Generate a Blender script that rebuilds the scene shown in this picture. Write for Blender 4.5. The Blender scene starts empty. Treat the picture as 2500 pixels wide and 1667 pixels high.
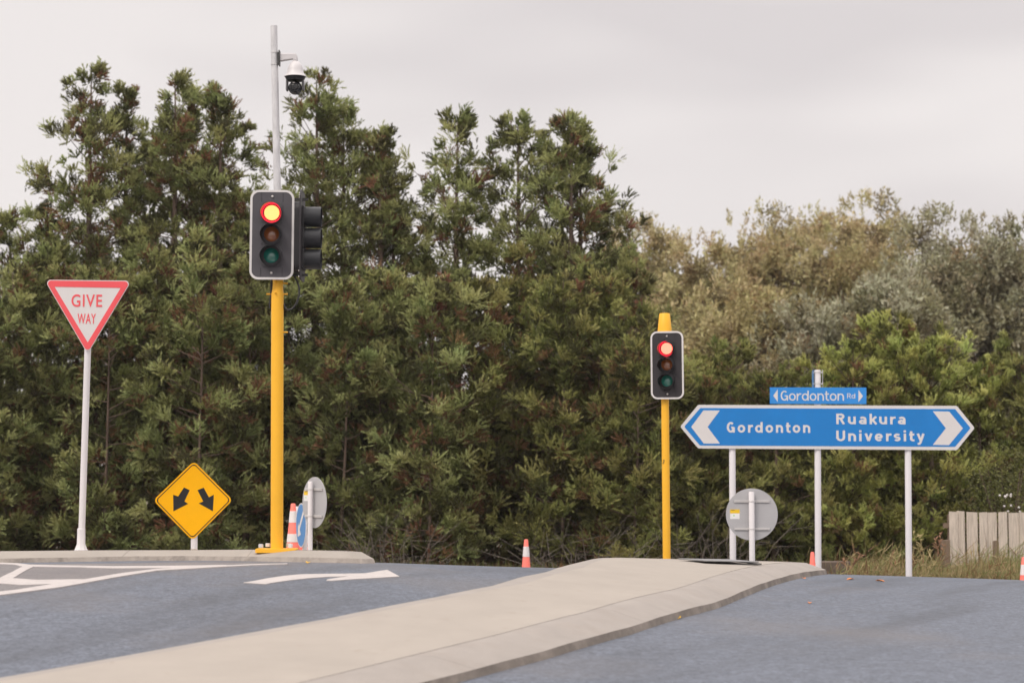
import bpy, math, random
import numpy as np
from mathutils import Vector, Matrix

sc = bpy.context.scene
# ------------------------------------------------------------------ camera
FPX = 2500 * 70 / 36                      # focal length in photo pixels
TH = math.atan(315.5 / FPX)               # upward pitch
CT, ST, CZ = math.cos(TH), math.sin(TH), 1.5
cam_d = bpy.data.cameras.new("camera")
cam = bpy.data.objects.new("camera", cam_d)
sc.collection.objects.link(cam)
cam.location = (0, 0, CZ)
cam.rotation_euler = (math.pi / 2 + TH, 0, 0)
cam_d.lens = 70
cam_d.sensor_width = 36
cam_d.sensor_fit = 'HORIZONTAL'
cam_d.clip_end = 3000
cam_d.dof.use_dof = True
cam_d.dof.focus_distance = 22.0
cam_d.dof.aperture_fstop = 2.0
sc.camera = cam

# ------------------------------------------------------------------ sky
SUN_SRC = Vector((-0.55, -0.66, 0.95)).normalized()
SUN_EL = math.asin(SUN_SRC.z)
SUN_AZ = math.atan2(SUN_SRC.x, SUN_SRC.y)
world = bpy.data.worlds.new("World")
sc.world = world
world.use_nodes = True
wt = world.node_tree
wt.nodes.clear()
def wn(t, **k):
    n = wt.nodes.new(t)
    for a, b in k.items(): setattr(n, a, b)
    return n
w_out = wn('ShaderNodeOutputWorld')
sky = wn('ShaderNodeTexSky', sky_type='NISHITA', sun_disc=False)
sky.sun_elevation = SUN_EL
sky.sun_rotation = SUN_AZ
bg1 = wn('ShaderNodeBackground'); bg1.inputs[1].default_value = 0.1
wt.links.new(sky.outputs[0], bg1.inputs[0])
tc = wn('ShaderNodeTexCoord')
mp = wn('ShaderNodeMapping'); mp.inputs['Scale'].default_value = (1.3, 1.3, 5.0); mp.inputs['Rotation'].default_value = (0.0, 0.18, 0.0)
wt.links.new(tc.outputs['Generated'], mp.inputs['Vector'])
cn = wn('ShaderNodeTexNoise'); cn.inputs['Scale'].default_value = 2.6; cn.inputs['Detail'].default_value = 2; cn.inputs['Roughness'].default_value = 0.5
wt.links.new(mp.outputs[0], cn.inputs['Vector'])
ramp = wn('ShaderNodeValToRGB')
ramp.color_ramp.elements[0].position = 0.36; ramp.color_ramp.elements[0].color = (0.625, 0.582, 0.578, 1)
ramp.color_ramp.elements[1].position = 0.60; ramp.color_ramp.elements[1].color = (0.745, 0.700, 0.684, 1)
wt.links.new(cn.outputs[0], ramp.inputs[0])
sep = wn('ShaderNodeSeparateXYZ')
wt.links.new(tc.outputs['Generated'], sep.inputs[0])
mr = wn('ShaderNodeMapRange', interpolation_type='SMOOTHSTEP')
mr.inputs['From Min'].default_value = 0.25; mr.inputs['From Max'].default_value = 0.80
mr.inputs['To Min'].default_value = 1.0; mr.inputs['To Max'].default_value = 2.45
wt.links.new(sep.outputs['Z'], mr.inputs['Value'])
bg2 = wn('ShaderNodeBackground')
wt.links.new(ramp.outputs[0], bg2.inputs[0]); wt.links.new(mr.outputs[0], bg2.inputs[1])
mix = wn('ShaderNodeMixShader'); mix.inputs[0].default_value = 0.95
wt.links.new(bg1.outputs[0], mix.inputs[1]); wt.links.new(bg2.outputs[0], mix.inputs[2])
wt.links.new(mix.outputs[0], w_out.inputs[0])

sun_d = bpy.data.lights.new("sun", 'SUN')
sun_d.energy = 1.5
sun_d.angle = math.radians(22)
sun_d.color = (1.0, 0.93, 0.85)
sun = bpy.data.objects.new("sun", sun_d)
sun.rotation_euler = (-SUN_SRC).to_track_quat('-Z', 'Y').to_euler()
sun.location = (-20, -20, 40)
sc.collection.objects.link(sun)

sc.view_settings.view_transform = 'Standard'
sc.view_settings.look = 'None'
sc.view_settings.exposure = 0.25
sc.view_settings.gamma = 1.0
sc.cycles.max_bounces = 8
sc.cycles.diffuse_bounces = 4
sc.cycles.transmission_bounces = 4
sc.cycles.use_denoising = True
sc.cycles.sample_clamp_indirect = 6

rng = np.random.default_rng(11)
random.seed(5)

# ------------------------------------------------------------------ ground surface and picture helpers
CTRL = np.array([(-6,12,-1.36),(-3,12,-1.38),(0,12,-1.39),(3,12,-1.41),(8,12,-1.5),
(0,4,-1.53),(-8,4,-1.5),(8,4,-1.6),(0,-6,-1.56),(-8,-6,-1.56),(8,-6,-1.58),
(-8,18.6,-.905),(-5,18.6,-.89),(-1.4,18.6,-.885),(-3.2,18.6,-.88),(-8,22.5,-1.07),(-3,22.5,-1.05),(.7,23.5,-1.14),(3.55,24.5,-1.25),(6.7,25,-1.37),(10,25,-1.52),
(1.8,18,-1.2),(4.5,18,-1.3),(7.5,18,-1.38),
(-8,27,-1.38),(-3,27,-1.42),(1,28.5,-1.5),(5,29,-1.62),(9,29,-1.75),(-8,33,-1.8),(0,33,-1.95),(6,33,-1.95),(12,33,-1.98),
(-14,18.6,-.93),(14,18,-1.6),(-14,12,-1.34),(14,12,-1.6),(-14,26,-1.35),(14,26,-1.75),(-14,33,-1.85),(-14,4,-1.5),(14,4,-1.6)], float)
def tps(r2): return np.where(r2 > 1e-12, .5 * r2 * np.log(np.maximum(r2, 1e-12)), 0)
NC = len(CTRL)
PM = np.c_[np.ones(NC), CTRL[:, :2]]
KM = tps(((CTRL[:, None, :2] - CTRL[None, :, :2]) ** 2).sum(-1)) + np.eye(NC) * .6
WT = np.linalg.solve(np.block([[KM, PM], [PM.T, np.zeros((3, 3))]]), np.r_[CTRL[:, 2], 0, 0, 0])
def G(x, y):
    x = np.asarray(x, float); y = np.asarray(y, float)
    xc = np.clip(x, -14, 14); yc = np.clip(y, -6, 33)
    k = tps((xc[..., None] - CTRL[:, 0]) ** 2 + (yc[..., None] - CTRL[:, 1]) ** 2)
    return k @ WT[:NC] + WT[NC] + WT[NC + 1] * xc + WT[NC + 2] * yc + CZ
def g1(x, y): return float(G(np.array([x]), np.array([y]))[0])

K = 2500 / 2352
def ray(px, py):
    a = (px - 1250) / FPX; b = (833.5 - py) / FPX
    return a, CT - b * ST, ST + b * CT
def P(px, py, Y):
    """Photo pixel -> point of the upright plane at distance Y."""
    a, b, c = ray(px, py); t = Y / b
    return Vector((t * a, Y, CZ + t * c))
YS = np.arange(4, 40, .01)
def hit(px, py, h=0.0):
    """Photo pixel -> point of the ground (raised by h)."""
    a, b, c = ray(px, py)
    x = a / b * YS; z = CZ + c / b * YS
    d = z - (G(x, YS) + h)
    i = int(np.argmax(d <= 0)) if (d <= 0).any() else int(np.argmin(d))
    return Vector((x[i], YS[i], float(G(x[i:i+1], YS[i:i+1])[0]) + h))

# ------------------------------------------------------------------ materials
def mat(name, col, rough=0.6, metal=0.0, var=0.06, scale=6.0, bump=0.0, bscale=None, spec=0.4, dirt=None, dirt_scale=3.0, dirt_at=(0.55, 0.75), coat=0.0, stretch=None):
    m = bpy.data.materials.new(name); m.use_nodes = True
    nt = m.node_tree; b = nt.nodes['Principled BSDF']
    b.inputs['Roughness'].default_value = rough
    b.inputs['Metallic'].default_value = metal
    b.inputs['Specular IOR Level'].default_value = spec
    b.inputs['Coat Weight'].default_value = coat
    tcn = nt.nodes.new('ShaderNodeTexCoord')
    vec = tcn.outputs['Object']
    if stretch:
        mpn = nt.nodes.new('ShaderNodeMapping'); mpn.inputs['Scale'].default_value = stretch
        nt.links.new(vec, mpn.inputs[0]); vec = mpn.outputs[0]
    nz = nt.nodes.new('ShaderNodeTexNoise'); nz.inputs['Scale'].default_value = scale; nz.inputs['Detail'].default_value = 6; nz.inputs['Roughness'].default_value = 0.65
    nt.links.new(vec, nz.inputs['Vector'])
    r = nt.nodes.new('ShaderNodeValToRGB')
    r.color_ramp.elements[0].position = 0.3; r.color_ramp.elements[1].position = 0.7
    r.color_ramp.elements[0].color = (*[c * (1 - var) for c in col], 1)
    r.color_ramp.elements[1].color = (*[min(1, c * (1 + var)) for c in col], 1)
    nt.links.new(nz.outputs[0], r.inputs[0])
    out = r.outputs[0]
    if dirt:
        n2 = nt.nodes.new('ShaderNodeTexNoise'); n2.inputs['Scale'].default_value = dirt_scale; n2.inputs['Detail'].default_value = 8; n2.inputs['Roughness'].default_value = 0.7
        nt.links.new(vec, n2.inputs['Vector'])
        r2 = nt.nodes.new('ShaderNodeMapRange'); r2.inputs['From Min'].default_value = dirt_at[0]; r2.inputs['From Max'].default_value = dirt_at[1]
        nt.links.new(n2.outputs[0], r2.inputs[0])
        mx = nt.nodes.new('ShaderNodeMix'); mx.data_type = 'RGBA'
        nt.links.new(r2.outputs[0], mx.inputs[0]); nt.links.new(out, mx.inputs[6]); mx.inputs[7].default_value = (*dirt, 1)
        out = mx.outputs[2]
    nt.links.new(out, b.inputs['Base Color'])
    rr = nt.nodes.new('ShaderNodeMapRange'); rr.inputs['To Min'].default_value = max(0, rough - .1); rr.inputs['To Max'].default_value = min(1, rough + .1)
    nt.links.new(nz.outputs[0], rr.inputs[0]); nt.links.new(rr.outputs[0], b.inputs['Roughness'])
    if bump:
        n3 = nt.nodes.new('ShaderNodeTexNoise'); n3.inputs['Scale'].default_value = bscale or scale * 4; n3.inputs['Detail'].default_value = 4
        nt.links.new(vec, n3.inputs['Vector'])
        bp = nt.nodes.new('ShaderNodeBump'); bp.inputs['Strength'].default_value = bump; bp.inputs['Distance'].default_value = 0.01
        nt.links.new(n3.outputs[0], bp.inputs['Height']); nt.links.new(bp.outputs[0], b.inputs['Normal'])
    return m

def leaf_mat(name, col, var=0.25, hue=0.03, trans=0.3, rough=0.55):
    m = bpy.data.materials.new(name); m.use_nodes = True
    nt = m.node_tree; b = nt.nodes['Principled BSDF']
    b.inputs['Roughness'].default_value = rough
    b.inputs['Specular IOR Level'].default_value = 0.25
    geo = nt.nodes.new('ShaderNodeNewGeometry')
    hsv = nt.nodes.new('ShaderNodeHueSaturation'); hsv.inputs['Color'].default_value = (*col, 1)
    a = nt.nodes.new('ShaderNodeMapRange'); a.inputs['To Min'].default_value = 1 - var; a.inputs['To Max'].default_value = 1 + var
    nt.links.new(geo.outputs['Random Per Island'], a.inputs[0]); nt.links.new(a.outputs[0], hsv.inputs['Value'])
    tcn = nt.nodes.new('ShaderNodeTexCoord')
    nz = nt.nodes.new('ShaderNodeTexNoise'); nz.inputs['Scale'].default_value = 1.3
    nt.links.new(tcn.outputs['Object'], nz.inputs['Vector'])
    h = nt.nodes.new('ShaderNodeMapRange'); h.inputs['From Min'].default_value = .3; h.inputs['From Max'].default_value = .7
    h.inputs['To Min'].default_value = .5 - hue; h.inputs['To Max'].default_value = .5 + hue
    nt.links.new(nz.outputs[0], h.inputs[0]); nt.links.new(h.outputs[0], hsv.inputs['Hue'])
    nt.links.new(hsv.outputs[0], b.inputs['Base Color'])
    tr = nt.nodes.new('ShaderNodeBsdfTranslucent'); nt.links.new(hsv.outputs[0], tr.inputs[0])
    mx = nt.nodes.new('ShaderNodeMixShader'); mx.inputs[0].default_value = trans
    nt.links.new(b.outputs[0], mx.inputs[1]); nt.links.new(tr.outputs[0], mx.inputs[2])
    nt.links.new(mx.outputs[0], nt.nodes['Material Output'].inputs[0])
    return m

def glow_mat(name, col, strength, stripe=0.0, scale=60.0):
    m = bpy.data.materials.new(name); m.use_nodes = True
    nt = m.node_tree; b = nt.nodes['Principled BSDF']
    b.inputs['Base Color'].default_value = (0.35, 0.03, 0.02, 1); b.inputs['Roughness'].default_value = 0.3
    b.inputs['Emission Color'].default_value = (*col, 1)
    tcn = nt.nodes.new('ShaderNodeTexCoord')
    wv = nt.nodes.new('ShaderNodeTexWave'); wv.bands_direction = 'Z'; wv.inputs['Scale'].default_value = scale; wv.inputs['Distortion'].default_value = 0.6
    nt.links.new(tcn.outputs['Object'], wv.inputs['Vector'])
    r = nt.nodes.new('ShaderNodeMapRange'); r.inputs['To Min'].default_value = strength * (1 - stripe); r.inputs['To Max'].default_value = strength
    nt.links.new(wv.outputs['Fac'], r.inputs[0]); nt.links.new(r.outputs[0], b.inputs['Emission Strength'])
    return m

M = {}
M['yellow_paint'] = mat('yellow_paint', (.86, .45, .036), .42, spec=.25, var=.05, scale=3, dirt=(.62, .30, .05), dirt_scale=2.2, dirt_at=(.62, .85))
M['sign_yellow'] = mat('sign_yellow', (.86, .42, .004), .5, spec=.15, var=.03, scale=9)
M['sign_red'] = mat('sign_red', (.80, .105, .12), .5, spec=.2, var=.04, scale=5)
M['sign_white'] = mat('sign_white', (.66, .63, .615), .5, spec=.2, var=.025, scale=5)
M['sign_blue'] = mat('sign_blue', (.022, .20, .54), .45, spec=.15, var=.06, scale=2.5)
M['sign_sky_blue'] = mat('sign_sky_blue', (.04, .25, .64), .4, spec=.2, var=.06, scale=3)
M['keep_left_blue'] = mat('keep_left_blue', (.09, .24, .50), .5, var=.04)
M['white_paint'] = mat('white_paint', (.68, .65, .655), .45, spec=.25, var=.03, scale=4, dirt=(.60, .56, .53), dirt_scale=3, dirt_at=(.6, .85))
M['galvanised'] = mat('galvanised', (.60, .59, .595), .55, metal=.05, var=.16, scale=22, stretch=(1, 1, .35))
M['aluminium'] = mat('aluminium', (.40, .395, .405), .55, metal=.05, var=.04, scale=3)
M['rail_metal'] = mat('rail_metal', (.62, .60, .59), .45, metal=.2, var=.05)
M['board_lit'] = mat('board_lit', (.075, .069, .077), .55, var=.08, scale=8)  # same board as the dark one, caught light put into the paler colour
M['board_dark'] = mat('board_dark', (.030, .026, .029), .5, var=.1, scale=8)
M['module_lit'] = mat('module_lit', (.068, .064, .070), .5, var=.08, scale=10)  # lamp modules of that head, caught light put into the colour too
M['module_dark'] = mat('module_dark', (.022, .020, .022), .5, var=.1, scale=10)
M['visor_black'] = mat('visor_black', (.020, .021, .024), .38, var=.1, scale=10)
M['black'] = mat('black', (.012, .012, .013), .5, var=.1)
M['black_gloss'] = mat('black_gloss', (.014, .014, .016), .12, var=.1, coat=.5)
M['cable'] = mat('cable', (.025, .024, .025), .45)
M['bolt'] = mat('bolt', (.62, .58, .55), .35, metal=.5)
M['lens_amber'] = mat('lens_amber', (.42, .115, .020), .16, var=.15, scale=30, spec=1.0, coat=1.0)
M['lens_green'] = mat('lens_green', (.008, .26, .195), .16, var=.15, scale=30, spec=1.0, coat=1.0)
M['lamp_red_near'] = glow_mat('lamp_red_near', (1.0, .135, .042), 6.0, .10, 42)
M['lamp_red_far'] = glow_mat('lamp_red_far', (1.0, .115, .072), 5.0, .28, 30)
M['lamp_rim'] = glow_mat('lamp_rim', (1.0, .012, .060), 1.0)
M['camera_white'] = mat('camera_white', (.58, .555, .555), .4, var=.02)
M['cone_orange'] = mat('cone_orange', (.90, .20, .155), .5, var=.05, scale=8, dirt=(.62, .16, .13), dirt_scale=6, dirt_at=(.6, .85))
M['cone_white'] = mat('cone_white', (.70, .66, .64), .45, var=.05, scale=8)
M['sticker_yellow'] = mat('sticker_yellow', (.75, .48, .02), .4)
M['sticker_white'] = mat('sticker_white', (.72, .72, .71), .4)
M['sticker_green'] = mat('sticker_green', (.40, .62, .25), .4)
M['line_paint'] = mat('line_paint', (.445, .408, .39), .65, var=.05, scale=5, dirt=(.28, .265, .26), dirt_scale=9, dirt_at=(.52, .80), bump=.2, bscale=90)
M['wood_grey'] = mat('wood_grey', (.54, .465, .395), .8, var=.38, scale=5, stretch=(9, 9, .5), dirt=(.28, .22, .18), dirt_scale=2.5, dirt_at=(.58, .85), bump=.4, bscale=10)
M['wood_brown'] = mat('wood_brown', (.19, .135, .095), .85, var=.25, scale=6, stretch=(6, 6, .8), bump=.4)
M['edging'] = mat('edging', (.12, .09, .072), .9, var=.25, scale=5, bump=.4)
M['bark'] = mat('bark', (.15, .105, .080), .9, var=.3, scale=5, stretch=(5, 5, .6), bump=.6)
M['twig_grey'] = mat('twig_grey', (.15, .125, .105), .9, var=.2, scale=5)
M['yoke_lit'] = mat('yoke_lit', (.10, .095, .10), .4)  # arms paler than the black yoke, their lit look put into the colour
M['lid_steel'] = mat('lid_steel', (.24, .235, .235), .55, metal=.3, var=.2, scale=6)
M['metal_dark'] = mat('metal_dark', (.05, .048, .047), .6, var=.1)
M['concrete_warm'] = mat('concrete_warm', (.325, .290, .252), .9, var=.07, scale=1.6, dirt=(.25, .205, .165), dirt_scale=5, dirt_at=(.60, .80), bump=.25, bscale=60)
M['concrete_kerb'] = mat('concrete_kerb', (.295, .266, .240), .88, var=.09, scale=2.5, dirt=(.27, .235, .205), dirt_scale=2.2, dirt_at=(.52, .78), bump=.3, bscale=50)
M['concrete_kerb_left'] = mat('concrete_kerb_left', (.305, .274, .240), .88, var=.08, scale=2.5, dirt=(.26, .23, .20), dirt_scale=2.2, dirt_at=(.6, .85), bump=.3, bscale=50)
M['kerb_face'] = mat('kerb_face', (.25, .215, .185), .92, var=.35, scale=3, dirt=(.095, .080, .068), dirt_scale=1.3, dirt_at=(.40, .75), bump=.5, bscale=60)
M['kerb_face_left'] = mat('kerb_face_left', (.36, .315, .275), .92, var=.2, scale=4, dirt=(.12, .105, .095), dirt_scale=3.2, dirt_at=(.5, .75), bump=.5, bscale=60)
M['leaf_orange'] = mat('leaf_orange', (.55, .20, .07), .7)
M['leaf_gold'] = mat('leaf_gold', (.60, .36, .03), .7)
M['gap_spot'] = mat('gap_spot', (.75, .70, .68), .6)  # pale colour of the added gap spots

def asphalt_mat():
    m = bpy.data.materials.new('asphalt'); m.use_nodes = True
    nt = m.node_tree; b = nt.nodes['Principled BSDF']
    tcn = nt.nodes.new('ShaderNodeTexCoord'); o = tcn.outputs['Object']
    def noise(s, d=3, rough=.6, vec=None):
        n = nt.nodes.new('ShaderNodeTexNoise'); n.inputs['Scale'].default_value = s; n.inputs['Detail'].default_value = d; n.inputs['Roughness'].default_value = rough
        nt.links.new(vec or o, n.inputs['Vector']); return n.outputs[0]
    def ramp2(src, p0, c0, p1, c1):
        r = nt.nodes.new('ShaderNodeValToRGB'); e = r.color_ramp.elements
        e[0].position = p0; e[0].color = (*c0, 1); e[1].position = p1; e[1].color = (*c1, 1)
        nt.links.new(src, r.inputs[0]); return r.outputs[0]
    def mixc(f, a, c, mode='MIX'):
        x = nt.nodes.new('ShaderNodeMix'); x.data_type = 'RGBA'; x.blend_type = mode
        if isinstance(f, float): x.inputs[0].default_value = f
        else: nt.links.new(f, x.inputs[0])
        nt.links.new(a, x.inputs[6])
        if isinstance(c, tuple): x.inputs[7].default_value = (*c, 1)
        else: nt.links.new(c, x.inputs[7])
        return x.outputs[2]
    def mrange(src, a, c, lo=0., hi=1.):
        r = nt.nodes.new('ShaderNodeMapRange'); r.inputs['From Min'].default_value = a; r.inputs['From Max'].default_value = c
        r.inputs['To Min'].default_value = lo; r.inputs['To Max'].default_value = hi
        nt.links.new(src, r.inputs[0]); return r.outputs[0]
    grain = ramp2(noise(34, 5, .8), .33, (.046, .054, .069), .68, (.150, .168, .208))
    mp1 = nt.nodes.new('ShaderNodeMapping'); mp1.vector_type = 'TEXTURE'; mp1.inputs['Rotation'].default_value = (0, 0, -.48); mp1.inputs['Scale'].default_value = (1.0, 9, 1)
    nt.links.new(o, mp1.inputs[0])
    streak = noise(1.6, 4, .55, mp1.outputs[0])
    col = mixc(mrange(streak, .48, .64, 0, .6), grain, (.058, .064, .077))
    col = mixc(mrange(noise(11, 6, .85), .36, .64), mixc(1., col, (.70, .70, .70), 'MULTIPLY'), mixc(1., col, (1.32, 1.32, 1.32), 'MULTIPLY'))
    patch = noise(.35, 4, .6)
    col = mixc(mrange(patch, .50, .72, 0, .6), col, (.135, .122, .118))
    col = mixc(mrange(noise(.8, 5, .65), .58, .78, 0, .45), col, (.066, .069, .078))
    col = mixc(mrange(noise(7, 4, .7), .62, .70, 0, .45), col, (.05, .052, .06))
    # tyre wear, dusty and damp looking patches
    nt.links.new(col, b.inputs['Base Color'])
    b.inputs['Roughness'].default_value = .62
    b.inputs['Specular IOR Level'].default_value = .4
    bp = nt.nodes.new('ShaderNodeBump'); bp.inputs['Strength'].default_value = .5; bp.inputs['Distance'].default_value = .006
    nt.links.new(noise(70, 3, .7), bp.inputs['Height']); nt.links.new(bp.outputs[0], b.inputs['Normal'])
    return m
def add_joints(m, axis, pitch, width=.010, dark=.55):
    nt = m.node_tree; b = nt.nodes['Principled BSDF']; src = b.inputs['Base Color'].links[0].from_socket
    tcn = nt.nodes.new('ShaderNodeTexCoord'); sp = nt.nodes.new('ShaderNodeSeparateXYZ'); nt.links.new(tcn.outputs['Object'], sp.inputs[0])
    d = nt.nodes.new('ShaderNodeMath'); d.operation = 'DIVIDE'; d.inputs[1].default_value = pitch; nt.links.new(sp.outputs[axis], d.inputs[0])
    fr_ = nt.nodes.new('ShaderNodeMath'); fr_.operation = 'FRACT'; nt.links.new(d.outputs[0], fr_.inputs[0])
    lt = nt.nodes.new('ShaderNodeMath'); lt.operation = 'LESS_THAN'; lt.inputs[1].default_value = width / pitch; nt.links.new(fr_.outputs[0], lt.inputs[0])
    mx = nt.nodes.new('ShaderNodeMix'); mx.data_type = 'RGBA'; mx.blend_type = 'MULTIPLY'
    nt.links.new(lt.outputs[0], mx.inputs[0]); nt.links.new(src, mx.inputs[6]); mx.inputs[7].default_value = (dark, dark, dark, 1)
    nt.links.new(mx.outputs[2], b.inputs['Base Color'])
add_joints(M['concrete_kerb'], 'Y', 2.6, .012, .80); add_joints(M['concrete_kerb_left'], 'X', 1.3, .014, .75)
M['asphalt'] = asphalt_mat()
M['asphalt_old'] = mat('asphalt_old', (.165, .152, .150), .75, var=.35, scale=38, dirt=(.135, .125, .128), dirt_scale=1.6, dirt_at=(.45, .7), bump=.4, bscale=80)
M['rubber_smear'] = mat('rubber_smear', (.052, .052, .060), .7, var=.4, scale=30, bump=.3, bscale=70)
M['soil'] = mat('soil', (.10, .075, .055), .95, var=.3, scale=2, bump=.6, bscale=12, dirt=(.085, .085, .04), dirt_scale=.5, dirt_at=(.45, .6))

# ------------------------------------------------------------------ mesh helpers
COL = sc.collection
class MB:
    def __init__(s): s.v = []; s.f = []; s.m = []
    def add(s, vs, fs, mi=0):
        o = len(s.v); s.v += [tuple(v) for v in vs]
        for f in fs: s.f.append([i + o for i in f]); s.m.append(mi)
        return s
    def box(s, c, d, rz=0.0, mi=0, rot=None):
        R = rot or Matrix.Rotation(rz, 3, 'Z'); c = Vector(c)
        vs = [c + R @ Vector((sx * d[0] / 2, sy * d[1] / 2, sz * d[2] / 2)) for sx in (-1, 1) for sy in (-1, 1) for sz in (-1, 1)]
        return s.add(vs, [(0, 1, 3, 2), (4, 6, 7, 5), (0, 4, 5, 1), (2, 3, 7, 6), (0, 2, 6, 4), (1, 5, 7, 3)], mi)
    def tube(s, pts, r, n=16, cap=True, mi=0):
        pts = [Vector(p) for p in pts]
        if not hasattr(r, '__len__'): r = [r] * len(pts)
        vs = []; side = None
        for i, p in enumerate(pts):
            d = (pts[min(i + 1, len(pts) - 1)] - pts[max(i - 1, 0)]).normalized()
            if side is None:
                side = d.cross(Vector((0, 1, 0)) if abs(d.y) < .9 else Vector((1, 0, 0))).normalized()
            side = (side - d * side.dot(d)).normalized(); up = d.cross(side)
            for k in range(n):
                a = 2 * math.pi * k / n
                vs.append(p + (side * math.cos(a) + up * math.sin(a)) * r[i])
        fs = [(i * n + k, i * n + (k + 1) % n, (i + 1) * n + (k + 1) % n, (i + 1) * n + k) for i in range(len(pts) - 1) for k in range(n)]
        if cap: fs += [tuple(range(n))[::-1], tuple((len(pts) - 1) * n + k for k in range(n))]
        return s.add(vs, fs, mi)
    def lathe(s, o, prof, n=32, axis='Z', mi=0, a0=0.0, a1=2 * math.pi):
        """prof: (radius, height along axis)."""
        o = Vector(o); vs = []; full = abs(a1 - a0 - 2 * math.pi) < 1e-6
        cnt = n if full else n + 1
        for r, h in prof:
            for k in range(cnt):
                a = a0 + (a1 - a0) * k / n; c, q = math.cos(a) * r, math.sin(a) * r
                vs.append(o + (Vector((c, q, h)) if axis == 'Z' else Vector((c, h, q)) if axis == 'Y' else Vector((h, c, q))))
        fs = []
        for i in range(len(prof) - 1):
            for k in range(n):
                k2 = (k + 1) % cnt
                fs.append((i * cnt + k, i * cnt + k2, (i + 1) * cnt + k2, (i + 1) * cnt + k))
        return s.add(vs, fs, mi)
    def prism(s, poly, y0, y1, mi=0):
        """poly of (x, z), extruded from y0 (front) to y1 (back)."""
        n = len(poly)
        vs = [(x, y0, z) for x, z in poly] + [(x, y1, z) for x, z in poly]
        fs = [tuple(range(n)), tuple(range(2 * n - 1, n - 1, -1))] + [(i, i + n, (i + 1) % n + n, (i + 1) % n) for i in range(n)]
        return s.add(vs, fs, mi)
    def ring(s, outer, inner, y0, y1, mi=0):
        n = len(outer)
        vs = [(x, y, z) for y in (y0, y1) for L in (outer, inner) for x, z in L]
        fs = []
        for i in range(n):
            j = (i + 1) % n
            fs += [(i, j, n + j, n + i), (2 * n + i, 3 * n + i, 3 * n + j, 2 * n + j), (i, 2 * n + i, 2 * n + j, j), (n + i, n + j, 3 * n + j, 3 * n + i)]
        return s.add(vs, fs, mi)
    def build(s, name, mats, parent=None, loc=None, smooth=35, bevel=0.0):
        me = bpy.data.meshes.new(name); me.from_pydata(s.v, [], s.f)
        for m in (mats if isinstance(mats, (list, tuple)) else [mats]): me.materials.append(m)
        me.polygons.foreach_set('material_index', s.m)
        import bmesh
        bm = bmesh.new(); bm.from_mesh(me); bmesh.ops.recalc_face_normals(bm, faces=bm.faces); bm.to_mesh(me); bm.free()
        if smooth:
            me.polygons.foreach_set('use_smooth', [True] * len(me.polygons)); me.set_sharp_from_angle(angle=math.radians(smooth))
        me.update()
        o = bpy.data.objects.new(name, me); COL.objects.link(o)
        if parent: o.parent = parent
        if loc is not None: o.location = loc
        if bevel:
            b = o.modifiers.new('bevel', 'BEVEL'); b.width = bevel; b.segments = 2; b.limit_method = 'ANGLE'
        return o

def tag(o, label=None, cat=None, group=None, kind=None):
    if label: o['label'] = label
    if cat: o['category'] = cat
    if group: o['group'] = group
    if kind: o['kind'] = kind
    return o
def thing(name, label, cat, loc, group=None):
    o = bpy.data.objects.new(name, None); o.empty_display_size = .2; COL.objects.link(o); o.location = loc
    return tag(o, label, cat, group)

def rnd_poly(poly, r, seg=6):
    """Round the corners of a 2-D polygon."""
    out = []; n = len(poly)
    rs = r if hasattr(r, '__len__') else [r] * n
    for i in range(n):
        p = Vector(poly[i]); a = (Vector(poly[i - 1]) - p); b = (Vector(poly[(i + 1) % n]) - p)
        la, lb = a.length, b.length; a.normalize(); b.normalize()
        ang = a.angle(b); t = min(rs[i] / math.tan(ang / 2), la * .45, lb * .45); rr = t * math.tan(ang / 2)
        c = p + (a + b).normalized() * (rr / math.sin(ang / 2))
        s0 = p + a * t - c; s1 = p + b * t - c
        for k in range(seg + 1):
            d = s0.lerp(s1, k / seg).normalized() * rr
            out.append(tuple(c + d))
    return out
def rrect(cx, cz, w, h, r, seg=8):
    return rnd_poly([(cx - w / 2, cz - h / 2), (cx + w / 2, cz - h / 2), (cx + w / 2, cz + h / 2), (cx - w / 2, cz + h / 2)], r, seg)

def text_part(name, s, x0, x1, zbase, captop, y, m, parent, bold=0.0, space=1.0, slant=0.0, tilt=0.0, depth=.002, bend=None):
    cu = bpy.data.curves.new(name, 'FONT'); cu.body = s; cu.size = 1; cu.space_character = space; cu.offset = bold; cu.shear = slant; cu.resolution_u = 6
    to = bpy.data.objects.new(name, cu); COL.objects.link(to)
    bpy.context.view_layer.update()
    me = bpy.data.meshes.new_from_object(to.evaluated_get(bpy.context.evaluated_depsgraph_get()))
    COL.objects.unlink(to); bpy.data.objects.remove(to)
    n = len(me.vertices); co = np.empty(n * 3, np.float32); me.vertices.foreach_get('co', co); co = co.reshape(-1, 3)
    capc = .729 if True else 1
    mn, mx = co[:, 0].min(), co[:, 0].max()
    xs = (co[:, 0] - mn) / (mx - mn); X = x0 + xs * (x1 - x0)
    Z = zbase + co[:, 1] / capc * (captop - zbase) + tilt * (X - x0)
    faces = [list(p.vertices) for p in me.polygons]
    bpy.data.meshes.remove(me)
    mb = MB()
    front = [(a, y - depth, b) for a, b in zip(X, Z)]
    if bend:
        bx, by, br = bend
        front = [(bx + br * math.sin((a - bx) / br), by - br * math.cos((a - bx) / br), b) for a, _, b in front]
    mb.add(front, faces)
    o = mb.build(name, m, parent, smooth=0)
    sol = o.modifiers.new('thickness', 'SOLIDIFY'); sol.thickness = depth; sol.offset = 0
    return o

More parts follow.
